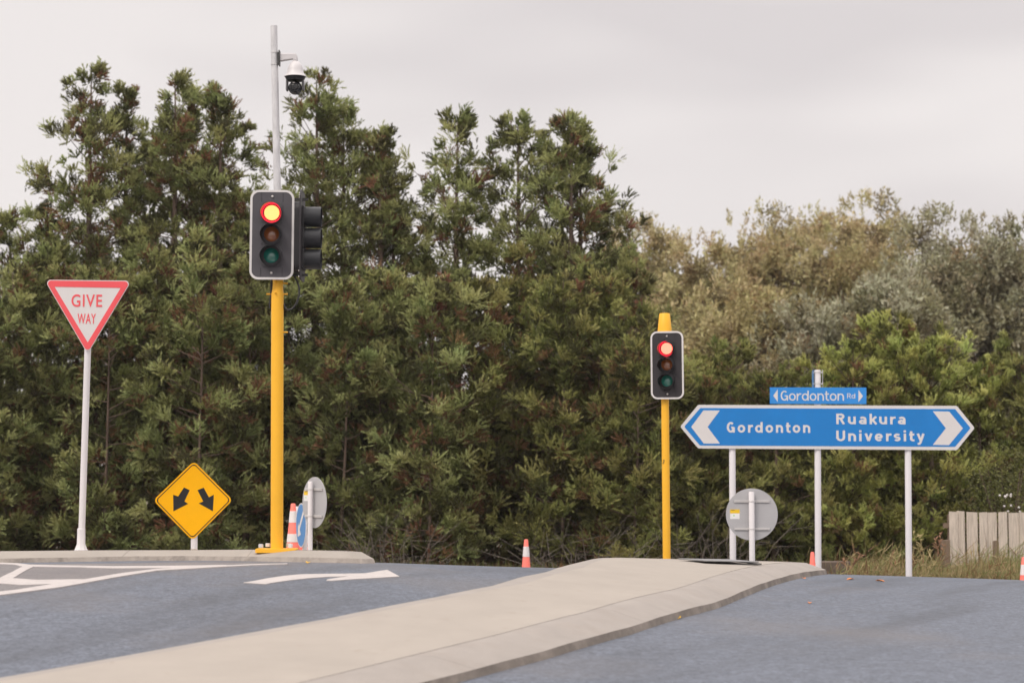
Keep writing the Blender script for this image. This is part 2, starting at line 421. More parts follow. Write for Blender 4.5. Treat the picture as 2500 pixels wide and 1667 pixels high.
def arc(cx, cy, rx, ry, a0, a1, n=18):
    return [(cx + rx * math.cos(math.radians(a0 + (a1 - a0) * i / n)), cy + ry * math.sin(math.radians(a0 + (a1 - a0) * i / n))) for i in range(n + 1)]
def glyphs(w):
    """Road sign letters as strokes of width w; cap height 1, x-height .73."""
    h = w / 2; X = .73
    return {
     'G': (.68, [arc(.34, .5, .34 - h, .5 - h, 48, 352) + [(.68 - h, .46)], [(.68 - h, .02), (.68 - h, .47)][1:] + [(.38, .47)], [(.68 - h, .0), (.68 - h, .50)]]),
     'o': (.64, [arc(.32, X / 2, .32 - h, X / 2 - h, 0, 360, 36)]),
     'r': (.42, [[(h, 0), (h, X)], [(h, .36), (h + .03, .50), (h + .11, .595), (h + .22, X - h), (.42, X - h)]]),
     'd': (.64, [arc(.31, X / 2, .31 - h, X / 2 - h, 0, 360, 36), [(.64 - h, 0), (.64 - h, 1)]]),
     'n': (.60, [[(h, 0), (h, X)], arc(.30, .40, .30 - h, X - .40 - h, 180, 0) + [(.60 - h, 0)]]),
     't': (.40, [[(.155, .95), (.155, .22)] + arc(.155 + .14, .22, .14, .22 - h, 180, 265) + [(.40, h)], [(0, X - h), (.39, X - h)]]),
     'R': (.66, [[(h, 0), (h, 1)], [(h, 1 - h), (.36, 1 - h)] + arc(.36, .73, .27 - h + .0, .27 - h, 90, -90) + [(h, .46 + h)], [(.34, .50), (.66 - h * .9, 0)]]),
     'u': (.60, [[(h, X), (h, .32)] + arc(.30, .32, .30 - h, .32 - h, 180, 360), [(.60 - h, 0), (.60 - h, X)]]),
     'a': (.58, [arc(.27, .22, .27 - h, .22 - h, 0, 360, 30), arc(.30, .45, .28 - h, X - .45 - h, 150, 0) + [(.58 - h, .40), (.58 - h, 0)]]),
     'k': (.56, [[(h, 0), (h, 1)], [(.50, X), (h + .02, .26)], [(.23, .42), (.52, 0)]]),
     'U': (.68, [[(h, 1), (h, .34)] + arc(.34, .34, .34 - h, .34 - h, 180, 360) + [(.68 - h, 1)]]),
     'i': (w, [[(h, 0), (h, X)], [(h, .85), (h, .85 + w)]]),
     'v': (.60, [[(h * .9, X), (.30, .03)], [(.60 - h * .9, X), (.30, .03)]]),
     'e': (.62, [arc(.31, X / 2, .31 - h, X / 2 - h, 5, 318, 32), [(h, X / 2 - .01), (.62 - h * .6, X / 2 - .01)]]),
     's': (.52, [arc(.26, X - h - (X / 4 - h / 2), .26 - h, X / 4 - h / 2, 28, 270), arc(.26, h + (X / 4 - h / 2), .26 - h, X / 4 - h / 2, 90, -152)]),
     'y': (.60, [[(h * .9, X), (.31, .06)], [(.60 - h * .9, X), (.27, -.14), (.20, -.235), (.06, -.235)]]),
    }
def stroke_text(name, word, x0, x1, zb, cap, y, m, parent, w=.19, gap=.17, tilt=0.0):
    gl = glyphs(w); pen = 0; runs = []
    for ch in word:
        wd, st = gl[ch]
        runs += [[(pen + a, b) for a, b in q] for q in st]
        pen += wd + (gap * .75 if ch in 'rtvk' else gap)
    pen -= gap; sx = (x1 - x0) / pen; sz = cap - zb
    mb = MB(); wz_ = w
    for k, q in enumerate(runs):
        L = []
        for i, p in enumerate(q):
            a = Vector(q[max(i - 1, 0)]); b = Vector(q[min(i + 1, len(q) - 1)]); t_ = (b - a).normalized(); nrm = Vector((-t_.y, t_.x)) * w / 2
            if 0 < i < len(q) - 1:
                t1 = (Vector(p) - a).normalized(); c_ = max(.6, t1.dot(t_)); nrm = nrm / c_
            L.append((Vector(p) + nrm, Vector(p) - nrm))
        yy = y - .0012 - .00012 * (k % 7)
        vs = []
        for A, B in L:
            for v_ in (A, B): X_ = x0 + v_.x * sx; vs.append((X_, yy, zb + v_.y * sz + tilt * (X_ - x0)))
        n_ = len(L); back = [(a, y + .0004, c) for a, _, c in vs]
        fs = []
        for i in range(n_ - 1):
            a = 2 * i; o_ = 2 * n_
            fs += [(a, a + 1, a + 3, a + 2), (a, a + 2, o_ + a + 2, o_ + a), (a + 1, o_ + a + 1, o_ + a + 3, a + 3)]
        fs += [(0, 2 * n_, 2 * n_ + 1, 1), (2 * n_ - 2, 2 * n_ - 1, 4 * n_ - 1, 4 * n_ - 2)]
        mb.add(vs + back, fs)
    return mb.build(name, m, parent, smooth=0)

def fast_mesh(name, verts, tris, mats, mi, parent=None, loc=None):
    me = bpy.data.meshes.new(name); nv = len(verts); nt_ = len(tris); k = tris.shape[1]
    me.vertices.add(nv); me.vertices.foreach_set('co', np.ascontiguousarray(verts, np.float32).ravel())
    me.loops.add(nt_ * k); me.loops.foreach_set('vertex_index', np.ascontiguousarray(tris, np.int32).ravel())
    me.polygons.add(nt_)
    me.polygons.foreach_set('loop_start', np.arange(0, nt_ * k, k, dtype=np.int32))
    for m in mats: me.materials.append(m)
    me.polygons.foreach_set('material_index', np.ascontiguousarray(mi, np.int32))
    me.update(calc_edges=True)
    o = bpy.data.objects.new(name, me); COL.objects.link(o)
    if parent: o.parent = parent
    if loc is not None: o.location = loc
    return o

def pts_local(pts, Y, base, zx=1.0, o=(0, 0)):
    """Photo pixels on the upright plane at Y -> (x, z) pairs relative to base."""
    r = []
    for px, py in pts:
        p = P(px / zx + o[0], py / zx + o[1], Y) - base; r.append((p.x, p.z))
    return r

# ------------------------------------------------------------------ ground, road, islands
def grid(xs, ys, zf):
    X, Y = np.meshgrid(xs, ys); Z = zf(X, Y)
    v = np.stack([X, Y, Z], -1).reshape(-1, 3); nx = len(xs)
    i = np.arange((len(ys) - 1) * nx).reshape(-1, nx)[:, :-1].ravel()
    return v, np.stack([i, i + 1, i + nx + 1, i + nx], -1)
def smooth01(a, b, x):
    t = np.clip((x - a) / (b - a), 0, 1); return t * t * (3 - 2 * t)
def soft(o):
    o.data.polygons.foreach_set('use_smooth', [True] * len(o.data.polygons)); return o

ROAD_END = 31.0
gx = np.unique(np.concatenate([np.linspace(-300, -50, 10), np.arange(-48, 48.1, .8), np.linspace(50, 300, 10)]))
gy = np.unique(np.concatenate([np.linspace(-60, -20, 5), np.arange(-16, 48, .8), np.linspace(50, 400, 16)]))
def ground_z(X, Y):
    inside = (Y < ROAD_END - .3) & (Y > -15.5) & (np.abs(X) < 44.5)
    far = smooth01(34, 60, Y) * -.15
    return G(X, Y) - np.where(inside, .06, .004) + far
v, f = grid(gx, gy, ground_z)
tag(soft(fast_mesh('ground', v, f, [M['soil']], np.zeros(len(f)))), 'brown soil verge under the trees beyond the road', kind='structure')
rx = np.arange(-44, 44.01, .4); ry = np.arange(-15, ROAD_END + .01, .25)
v, f = grid(rx, ry, lambda X, Y: G(X, Y))
road = tag(soft(fast_mesh('road', v, f, [M['asphalt']], np.zeros(len(f)))), 'blue grey asphalt road rising to a crest', kind='structure')

def offset_line(pts, d):
    """Offset an open 2-D polyline to its left by d."""
    n = len(pts); out = []
    for i in range(n):
        a = Vector(pts[max(i - 1, 0)]); b = Vector(pts[min(i + 1, n - 1)]); t = (b - a).normalized()
        out.append((pts[i][0] - t.y * d, pts[i][1] + t.x * d))
    return out
def densify(pts, step):
    out = [pts[0]]
    for a, b in zip(pts, pts[1:]):
        L = math.dist(a, b); k = max(1, int(L / step))
        for i in range(1, k + 1): out.append((a[0] + (b[0] - a[0]) * i / k, a[1] + (b[1] - a[1]) * i / k))
    return out
def smooth_line(pts, it=2):
    pts = [tuple(p) for p in pts]
    for _ in range(it):
        q = [pts[0]]
        for a, b in zip(pts, pts[1:]):
            q += [(a[0] * .75 + b[0] * .25, a[1] * .75 + b[1] * .25), (a[0] * .25 + b[0] * .75, a[1] * .25 + b[1] * .75)]
        q.append(pts[-1]); pts = q
    return pts
def island(name, label, outline, H, face, off, m_top, m_kerb, m_face, strip):
    """outline: closed-in-view polyline of the splay top, counter-clockwise seen from above, kerb outside on its right."""
    T = densify(outline, .25)
    def out_by(d):
        return [(p[0] + (q[0] - p[0]) * (off(p) + d), p[1] + (q[1] - p[1]) * (off(p) + d)) for p, q in zip(T, offset_line(T, -1.0))]
    lev = [(out_by(.025), -.03, 0), (out_by(0), face, 1), (T, H, 0)]
    inner = offset_line(T, strip); lev.append((inner, H + .004, 0))
    mb = MB(); n = len(T); vs = []
    wob = [.0016 * math.sin(i * 1.7) + .0015 * math.sin(i * .61 + 1) for i in range(n)]
    for L, h, _ in lev:
        z = G(np.array([p[0] for p in L]), np.array([p[1] for p in L])) + h
        vs += [(p[0], p[1], float(q) + (wob[i] if h == face else 0)) for i, (p, q) in enumerate(zip(L, z))]
    mb.v = [tuple(x) for x in vs]
    for l in range(len(lev) - 1):
        for i in range(n - 1):
            mb.f.append([l * n + i, l * n + i + 1, (l + 1) * n + i + 1, (l + 1) * n + i]); mb.m.append(1 if l == 0 else 0)
    # infill: ears over the inner outline, cut into a fine grid so that it follows the ground
    import bmesh
    bm = bmesh.new()
    bvs = [bm.verts.new((p[0], p[1], 0)) for p in inner]
    bm.faces.new(bvs)
    ymin, ymax = min(p[1] for p in inner), max(p[1] for p in inner); xmin, xmax = min(p[0] for p in inner), max(p[0] for p in inner)
    y = ymin + .4
    while y < ymax:
        bmesh.ops.bisect_plane(bm, geom=bm.verts[:] + bm.edges[:] + bm.faces[:], plane_co=(0, y, 0), plane_no=(0, 1, 0)); y += .4
    x = xmin + .6
    while x < xmax:
        bmesh.ops.bisect_plane(bm, geom=bm.verts[:] + bm.edges[:] + bm.faces[:], plane_co=(x, 0, 0), plane_no=(1, 0, 0)); x += .6
    bmesh.ops.triangulate(bm, faces=bm.faces[:])
    for q in bm.verts: q.co.z = g1(q.co.x, q.co.y) + H + .006
    bmesh.ops.recalc_face_normals(bm, faces=bm.faces)
    me = bpy.data.meshes.new(name); bm.to_mesh(me); bm.free(); me.materials.append(m_top)
    me.polygons.foreach_set('use_smooth', [True] * len(me.polygons))
    if me.polygons[0].normal.z < 0: me.flip_normals()
    o = bpy.data.objects.new(name, me); COL.objects.link(o); tag(o, label, kind='structure')
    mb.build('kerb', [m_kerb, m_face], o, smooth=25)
    return o

H_R = .13
lp = [(0, 1654), (266, 1607), (531, 1559), (797, 1510), (1063, 1457), (1250, 1421.5), (1393, 1383.5)]
rp = [(792, 1667), (1250, 1555), (1463, 1499), (1675, 1443.5), (1830, 1393)]
Lh = [hit(px, py, H_R) for px, py in lp]; Rh = [hit(px, py, H_R) for px, py in rp]
Lp = [(p.x, p.y) for p in Lh]; Rp = [(p.x, p.y) for p in Rh]
def extend(a, b, y):
    t = (y - a[1]) / (b[1] - a[1]); return (a[0] + (b[0] - a[0]) * t, y)
Lp = [extend(Lp[0], Lp[2], 5.0)] + Lp
Rp = [extend(Rp[0], Rp[2], 5.0)] + Rp
YB = 24.6
pb0 = P(1510, 1357, YB); pb1 = P(1935, 1362, YB - .25); pb2 = P(1968, 1366, YB - .6)
out_R = Rp + [(pb2.x, pb2.y), (pb1.x, pb1.y), (pb0.x, pb0.y)] + Lp[::-1]
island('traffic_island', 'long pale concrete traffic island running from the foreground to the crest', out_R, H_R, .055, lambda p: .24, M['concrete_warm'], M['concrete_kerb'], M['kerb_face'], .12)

fl = [hit(px, py) for px, py in [(-260, 1376), (0, 1374.5), (266, 1369.5), (425, 1367.5), (595, 1369), (740, 1373), (890, 1376.5)]]
OFFL = .30
tl = offset_line([(p.x, p.y) for p in fl], OFFL + .02)
tl = [(tl[0][0] - 6, tl[0][1] + .4)] + tl
c0 = tl[-1]
out_L = smooth_line(tl[:-1] + [(c0[0] - .12, c0[1] - .0)], 2) + [(c0[0] - .03, c0[1] + .14), (c0[0] - .10, c0[1] + .5), (-1.95, 22.5), (-2.2, 25.0), (-12, 25.0)]
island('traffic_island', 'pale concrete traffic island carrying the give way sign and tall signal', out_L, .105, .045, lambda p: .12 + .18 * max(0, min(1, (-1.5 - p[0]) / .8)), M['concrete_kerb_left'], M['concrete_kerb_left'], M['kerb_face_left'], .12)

def marking(name, pts, m, lift=.004, sub=.25):
    """A painted patch on the road from its outline in photo pixels."""
    import bmesh
    pl = [hit(px, py) for px, py in pts]
    bm = bmesh.new(); vs = [bm.verts.new((p.x, p.y, 0)) for p in pl]; bm.faces.new(vs)
    y0, y1 = min(p.y for p in pl), max(p.y for p in pl); x0, x1 = min(p.x for p in pl), max(p.x for p in pl)
    y = y0 + sub
    while y < y1:
        bmesh.ops.bisect_plane(bm, geom=bm.verts[:] + bm.edges[:] + bm.faces[:], plane_co=(0, y, 0), plane_no=(0, 1, 0)); y += sub
    x = x0 + .4
    while x < x1:
        bmesh.ops.bisect_plane(bm, geom=bm.verts[:] + bm.edges[:] + bm.faces[:], plane_co=(x, 0, 0), plane_no=(1, 0, 0)); x += .4
    bmesh.ops.triangulate(bm, faces=bm.faces[:])
    for q in bm.verts: q.co.z = g1(q.co.x, q.co.y) + lift
    me = bpy.data.meshes.new(name); bm.to_mesh(me); bm.free(); me.materials.append(m)
    me.update()
    if me.polygons and me.polygons[0].normal.z < 0: me.flip_normals()
    o = bpy.data.objects.new(name, me); COL.objects.link(o); o.parent = road
    if name != 'road_patch':
        q = o.modifiers.new('thickness', 'SOLIDIFY'); q.thickness = .014; q.offset = -1
    return o
def z4(pts): return [(x / 4.704, 1320 + y / 4.704) for x, y in pts]
marking('road_patch', z4([(-260, 262), (330, 268), (1200, 262), (2500, 250), (3300, 262), (2900, 284), (2352, 308), (1700, 354), (1100, 440), (600, 512), (0, 605), (-200, 640)]), M['asphalt_old'], .004)
marking('lane_line', z4([(-200, 655), (0, 632), (200, 607), (700, 540), (1050, 478), (1400, 415), (1800, 352), (2352, 318), (2900, 288), (3300, 275), (3300, 268), (2900, 277), (2352, 300), (1800, 330), (1400, 380), (1000, 446), (600, 505), (200, 570), (0, 592), (-200, 615)]), M['line_paint'], .010)
marking('lane_line', z4([(-200, 262), (0, 258), (200, 262), (340, 280), (700, 288), (1300, 297), (2000, 292), (2600, 283), (2600, 303), (2000, 317), (1300, 322), (800, 309), (390, 303), (260, 303), (170, 280), (0, 272), (-200, 275)]), M['line_paint'], .008)
marking('chevron_line', z4([(262, 300), (392, 300), (240, 380), (150, 438), (430, 457), (960, 448), (700, 500), (520, 506), (250, 515), (0, 497), (-200, 480), (-200, 500), (-200, 440), (0, 432), (150, 360)][:11] + [(-200, 440), (0, 432), (150, 360)]), M['line_paint'], .009)
def z5(pts): return [(580 + x / 5.6, 1370 + y / 5.6) for x, y in pts]
marking('turn_arrow', z5([(80, 297), (230, 272), (420, 236), (640, 204), (860, 184), (1100, 178), (1450, 174), (1745, 170), (1900, 144), (2045, 121), (2130, 165), (2215, 212), (1900, 232), (1600, 248), (1300, 272), (1215, 268), (1225, 254), (1400, 224), (1520, 210), (1250, 216), (1000, 234), (760, 258), (560, 286), (380, 316)]), M['line_paint'], .006)
def z2(pts): return [(1250 + x / 1.8816, 1300 + y / 1.8816) for x, y in pts]

# ------------------------------------------------------------------ signs and signals
def mbp(*a): return MB()

# --- give way sign
YG = 20.8
base = P(186 * K, 1268 * K, YG); base.z = g1(base.x, base.y) + .111
t = thing('give_way_sign', 'white and red triangular give way sign on a tall white post', 'road sign', base)
def LZ(pts, sx, ox, oy, Y, b): return pts_local([(ox + x / sx, oy + y / sx) for x, y in pts], Y, b)
tri = LZ([(232, 71), (676, 76), (452, 448)], 2.09, 0, 650, YG, base)
trir = rnd_poly(tri, .038)
MB().prism(trir, -.052, -.048).build('sign_plate', M['sign_white'], t)
tri2 = rnd_poly(LZ([(238, 75), (670, 80), (452, 442)], 2.09, 0, 650, YG, base), .034)
tri3 = rnd_poly(LZ([(284, 107), (621, 113), (453, 390)], 2.09, 0, 650, YG, base), .004, 6)
MB().ring(tri2, tri3, -.0545, -.0515).build('border', M['sign_red'], t)
def box_text(name, s, x0, x1, ybase, ycap, sx, ox, oy, Y, b, yf, m, par, **k):
    q = LZ([(x0, ybase), (x1, ybase), (x0, ycap)], sx, ox, oy, Y, b)
    return text_part(name, s, q[0][0], q[1][0], q[0][1], q[2][1], yf, m, par, **k)
box_text('lettering', 'GIVE', 370, 526, 207, 143, 2.09, 0, 650, YG, base, -.052, M['sign_red'], t, bold=.012, space=1.12, tilt=-.008)
box_text('lettering', 'WAY', 401, 494, 294, 241, 2.09, 0, 650, YG, base, -.052, M['sign_red'], t, bold=.01, space=1.12, tilt=-.008)
top = P(205 * K, 700 * K, YG) - base; mid = P(187.5 * K, 1214 * K, YG) - base
MB().tube([(mid.x, 0, mid.z - .1), (top.x, 0, top.z)], .034, 24).build('post', M['white_paint'], t)
for ry_, rw_ in ((668, .62), (735, .3)): MB().box((top.x, -.043, P(203*K, ry_*K, YG).z - base.z), (rw_, .012, .03)).build('bracket', M['rail_metal'], t)
q = mid.z
MB().lathe((0, 0, 0), [(0, -.03), (.074, -.03), (.074, .008), (.066, .012), (.044, .07), (.042, q), (.036, q + .006), (0, q + .006)], 8).build('base_socket', M['white_paint'], t)

# --- diamond warning sign
YD = 21.6
base = P(446 * K, 1341, YD); base.z = g1(base.x, base.y) + .111
t = thing('diverge_sign', 'yellow diamond warning sign with two black arrows pointing down and apart', 'road sign', base)
def dz(pts): return LZ(pts, 2.09, 0, 650, YD, base)
MB().prism(rnd_poly(dz([(992, 993), (1190, 1191), (985, 1397), (785, 1193)]), .05), -.040, -.036).build('sign_plate', M['sign_yellow'], t)
MB().ring(rnd_poly(dz([(992, 1003), (1180, 1191), (985, 1387), (796, 1193)]), .04), rnd_poly(dz([(992, 1009), (1174, 1191), (985, 1381), (802, 1193)]), .037), -.0425, -.0395).build('border', M['black'], t)
MB().prism(dz([(942, 1127), (971, 1141), (944, 1198), (963, 1210), (888, 1248), (887, 1164), (912, 1173)]), -.042, -.0395).build('arrow', M['black'], t)
MB().prism(dz([(1011, 1141), (1042, 1128), (1069, 1177), (1094, 1164), (1089, 1248), (1017, 1208), (1040, 1198)]), -.042, -.0395).build('arrow', M['black'], t)
ptop = P(447 * K, 1110 * K, YD) - base
MB().tube([(0, 0, -.1), (ptop.x, 0, ptop.z)], .036, 24).build('post', M['white_paint'], t)
for rz_, rw_ in ((.55, .4), (.3, .3)): MB().box((ptop.x * rz_ / ptop.z, -.0355, rz_), (rw_, .008, .03)).build('bracket', M['rail_metal'], t)
MB().tube([(0, 0, -.1), (0, 0, .034)], .039, 24).build('post_sleeve', M['wood_grey'], t)

# --- traffic signal heads
def signal_head(par, c, s, tilt, mb_board, mb_mod, m_red, yaw=0.0):
    """Front facing three lamp head. c: centre of the board (local), s: metre scale, tilt: lean in x per z."""
    W, H = .436 * s, .894 * s
    def lean(poly): return [(x + tilt * (z - c[2]), z) for x, z in poly]
    y = c[1]
    outer = lean(rrect(c[0], c[2], W, H, .088 * s)); inner = lean(rrect(c[0], c[2], W - .044 * s, H - .044 * s, .068 * s))
    head = MB().prism(inner, y, y + .012).build('signal_head', mb_board, par)
    MB().ring(outer, inner, y - .003, y + .010).build('border', M['sign_white'], head)
    mm = MB().prism(lean(rrect(c[0], c[2], .2 * s, .74 * s, .03 * s)), y + .012, y + .13 * s)
    mm.build('housing', mb_mod, head, bevel=.01)
    for k, (nm, ml) in enumerate((('red', m_red), ('amber', M['lens_amber']), ('green', M['lens_green']))):
        cz = c[2] + (.219 - .213 * k) * s; cx = c[0] + tilt * (cz - c[2]) - .004
        a = .1055 * s
        # door: square plate with a round opening
        n = 32; sq = []; ci = []
        for i in range(n):
            an = 2 * math.pi * (i + .5) / n; ca, sa = math.cos(an), math.sin(an); q = a / max(abs(ca), abs(sa))
            sq.append((cx + ca * q, cz + sa * q)); ci.append((cx + ca * .102 * s, cz + sa * .102 * s))
        d = MB().ring(sq, ci, y - .012, y + .004)
        for ex in (-1, 1):
            for ez in (-1, 1): d.lathe((cx + ex * .094 * s, y - .012, cz + ez * .092 * s), [(0, -.004), (.005 * s, -.003), (.006 * s, 0)], 8, 'Y')
        d.build('lamp_door', mb_mod, head, smooth=20)
        # lens: a shallow dome
        R = .094 * s; prof = [(R * math.sin(u) / math.sin(.75), -.03 * s * (math.cos(u) - math.cos(.75)) / (1 - math.cos(.75))) for u in np.linspace(0.001, .75, 9)]
        MB().lathe((cx, y + .012, cz), prof, 32, 'Y').build('lens', ml, head, smooth=60)
        if nm == 'red':
            MB().lathe((cx, y + .009, cz), [(.088 * s, -.012), (.0945 * s, -.019), (.1005 * s, -.022), (.1005 * s, -.010)], 40, 'Y').build('lens_rim', M['lamp_rim'], head)
        # rim and visor
        v = MB().lathe((cx, y + .014, cz), [(.093 * s, 0), (.095 * s, -.006), (.100 * s, -.008), (.1005 * s, -.030)], 40, 'Y')
        vs = []; n = 40; L1, L0 = .17 * s, .06 * s
        for rr in (.105 * s, .1015 * s):
            for st in range(7):
                for i in range(n):
                    an = 2 * math.pi * i / n
                    Lm = L0 + (L1 - L0) * min(1, max(0, (math.sin(an) + .78) / .9))
                    yy = -.004 - Lm * st / 6
                    vs.append((cx + math.cos(an) * rr, y + yy, cz + math.sin(an) * rr - .10 * (Lm * st / 6)))
        fs = []
        for g in range(2):
            for st in range(6):
                for i in range(n):
                    j = (i + 1) % n; o_ = g * 7 * n
                    fs.append((o_ + st * n + i, o_ + st * n + j, o_ + (st + 1) * n + j, o_ + (st + 1) * n + i))
        for i in range(n):
            j = (i + 1) % n; fs.append((6 * n + i, 6 * n + j, 13 * n + j, 13 * n + i))
        v.add(vs, fs); v.build('visor', M['visor_black'], head, smooth=50)
    for sg in (1, -1):
        zz = c[2] + sg * .381 * s
        MB().lathe((c[0] + tilt * (zz - c[2]), y - .001, zz), [(0, -.012), (.008 * s, -.010), (.013 * s, -.003), (.013 * s, 0)], 16, 'Y').build('bolt', M['bolt'], head)
    # recessed joints of the board
    for sg in (1, -1):
        zz = c[2] + sg * .375 * s
        for ex in (-1, 1):
            x0 = c[0] + ex * .106 * s + tilt * (zz - c[2])
            MB().box((x0, y - .001, zz), (.004 * s, .003, .096 * s)).build('panel_joint', M['black'], head)
    head.rotation_euler = (0, 0, yaw)
    head.location = Vector(c) - Matrix.Rotation(yaw, 3, 'Z') @ Vector(c)
    return head

YT = 19.8
base = P(636 * K, 1345, YT); base.z = g1(base.x, base.y) + .111
t = thing('traffic_signal', 'tall yellow pole traffic signal topped by a galvanised mast, red lamp lit', 'traffic light', base)
def zz1(x, y): p = P(580 + x / 4.612, 440 + y / 4.612, YT) - base; return Vector((p.x, 0, p.z))
b0 = Vector((0, 0, 0)); b1 = zz1(449, 1330); b2 = zz1(456, 1180); b3 = zz1(456, 640)
MB().tube([b0 - Vector((0, 0, .02)), b1, b1.lerp(b2, .25), b1.lerp(b2, .6), b2, b3], [.062, .062, .062, .0535, .0525, .0525], 32).build('pole', M['yellow_paint'], t)
mtop = P(629 * K, 60 * K, YT) - base; mtop.y = 0; mb0 = P(637 * K, 440 * K, YT) - base; mb0.y = 0
dm = (mtop - mb0).normalized()
m_ = MB().tube([mb0 - dm * .5, mtop], [.0375, .0345], 28)
jz = mb0.lerp(mtop, (440 - 105) / 380)
m_.tube([jz - dm * .004, jz + dm * .004], .0362, 28)
m_.build('mast', M['galvanised'], t)
# base plate with nuts
MB().prism(rrect(0, .0, .40, .30, .03), -.026, .010).build('base_plate', M['yellow_paint'], t).rotation_euler = (math.pi / 2, 0, 0)
t.children[-1].location = (0, .0, .014)
for ex, ey in ((-1, -1), (-1, 1), (1, -1), (1, 1)):
    MB().lathe((ex * .145 + (.03 if ey > 0 else 0) * (1 if ex < 0 else -1) * 1.4, ey * .11, .024), [(0, .035), (.022, .035), (.024, .03), (.024, 0)], 6).build('nut', M['galvanised'], t)
hc = P(580 + 403 / 4.612, 440 + 630 / 4.612, YT) - base
signal_head(t, Vector((hc.x, -.12, hc.z)), 1.0, .0055, M['board_lit'], M['module_lit'], M['lamp_red_near'], yaw=.05)
# mounting straps between the pole and the head
for dz_ in (.33, -.33): MB().box((hc.x + .01, -.03, hc.z + dz_), (.09, .16, .03)).build('bracket', M['black'], t)
# side head, facing right
bx = zz1(728, 640).x; zc = hc.z
sb = MB()
pl = rrect(0, zc, .436, .90, .085)
n = len(pl)
sb.add([(bx - .006, y_, z_) for y_, z_ in pl] + [(bx + .006, y_, z_) for y_, z_ in pl],
       [tuple(range(n)), tuple(range(2 * n - 1, n - 1, -1))] + [(i, i + n, (i + 1) % n + n, (i + 1) % n) for i in range(n)])
sh = sb.build('signal_head', M['board_dark'], t)
hz0, hz1 = zz1(0, 1045).z, zz1(0, 240).z
hx0, hx1 = zz1(640, 0).x, zz1(716, 0).x
MB().add([(x_, y_, z_) for x_ in (hx0, hx1) for y_, z_ in rrect(0, (hz0 + hz1) / 2, .22, hz1 - hz0, .09)],
         [tuple(range(36)), tuple(range(71, 35, -1))] + [(i, i + 36, (i + 1) % 36 + 36, (i + 1) % 36) for i in range(36)]).build('housing', M['module_dark'], sh)
ve = zz1(948, 0).x; vb = zz1(745, 0).x
for k in range(3):
    zk = zz1(0, 415 + 238 * k).z; vsx = MB()
    vsx.lathe((0, 0, zk), [(.1005, vb + .01), (.1005, ve - .004), (.099, ve), (.096, ve - .002), (.096, vb + .02), (.02, vb + .015)], 40, 'X')
    vsx.build('visor', M['visor_black'], sh)
    MB().box((vb, 0, zk), (.035, .21, .208)).build('lamp_door', M['module_dark'], sh, bevel=.006)
    sd = MB()
    sd.lathe((0, 0, zk), [(0.001, vb + .05), (.05, vb + .04), (.088, vb + .018)], 24, 'X')
    sd.build('lens', (M['lamp_red_far'], M['lens_amber'], M['lens_green'])[0 if k == 9 else 1 if k < 2 else 2], sh)
for yy_ in (176, 200, 224, 1040, 1105): MB().lathe((bx - .006, -.195, zz1(0, yy_).z), [(0, -.01), (.008, -.008), (.008, 0)], 10, 'X').build('rivet', M['bolt'], sh)
for zq in (hz1 + .02, hz0 - .02): MB().box((hx0 + .06, 0, zq), (.16, .03, .025)).build('bracket', M['metal_dark'], sh)
# cables and pegs
MB().tube([zz1(640, 1080) + Vector((0, -.02, 0)), zz1(672, 1140), zz1(694, 1210), zz1(694, 1290), zz1(668, 1380), zz1(620, 1445), zz1(570, 1462), zz1(535, 1440), zz1(522, 1400), zz1(505, 1385) + Vector((0, .02, 0))], .0095, 10).build('cable', M['cable'], t)
MB().tube([zz1(384, 1120), zz1(380, 1200), zz1(372, 1300), zz1(362, 1400), zz1(362, 1435), zz1(375, 1446), zz1(400, 1440)], .008, 10).build('cable', M['cable'], t)
for (x0_, y0_) in ((385, 1282), (505, 1282), (505, 1160)):
    a_ = zz1(x0_, y0_); sgn = -1 if x0_ < 440 else 1
    MB().tube([a_, a_ + Vector((sgn * .045, 0, 0)), a_ + Vector((sgn * .052, 0, 0))], [.008, .008, .011], 12).build('step_peg', M['yellow_paint'], t)
for yy_ in (1158, 1275):
    a_ = zz1(432, yy_); MB().tube([a_ + Vector((0, -.03, 0)), a_ + Vector((0, -.085, .006))], .009, 12).build('step_peg', M['yellow_paint'], t)
a_ = P(651 * K, 763 * K, YT) - base; a_.y = 0
MB().tube([a_ + Vector((-.02, 0, 0)), a_ + Vector((.045, 0, 0))], .007, 12).build('step_peg', M['yellow_paint'], t)

# --- security camera on the mast
def zc1(x, y): return P(640 + x / 11.2, 110 + y / 11.2, YT)
cb = zc1(452, 370)
t = thing('security_camera', 'white dome security camera with black lens unit on the galvanised mast', 'security camera', cb)
def zc2(x, y): p = zc1(x, y) - cb; return Vector((p.x, 0, p.z))
MB().box(zc2(452, 370), (.014, .09, abs(zc2(0, 225).z - zc2(0, 520).z))).box(zc2(474, 370), (.010, .10, abs(zc2(0, 170).z - zc2(0, 575).z))).build('mounting_plate', M['metal_dark'], t)
for yy_ in (215, 540):
    c_ = zc2(340, yy_); MB().lathe((c_.x, 0, c_.z), [(.0385, -.005), (.0395, -.005), (.0395, .005), (.0385, .005)], 28).build('strap', M['rail_metal'], t)
w = .03
arm = [(490, 250), (900, 245), (945, 270), (968, 330), (968, 440), (850, 440), (850, 395), (640, 430), (490, 455)]
MB().prism([(zc2(*p).x, zc2(*p).z) for p in arm], -w, w).build('arm', M['camera_white'], t, bevel=.006)
c_ = zc2(912, 0); fz = lambda y: zc2(0, y).z; fr = lambda r: r / 11.2 / FPX * YT * 1.0
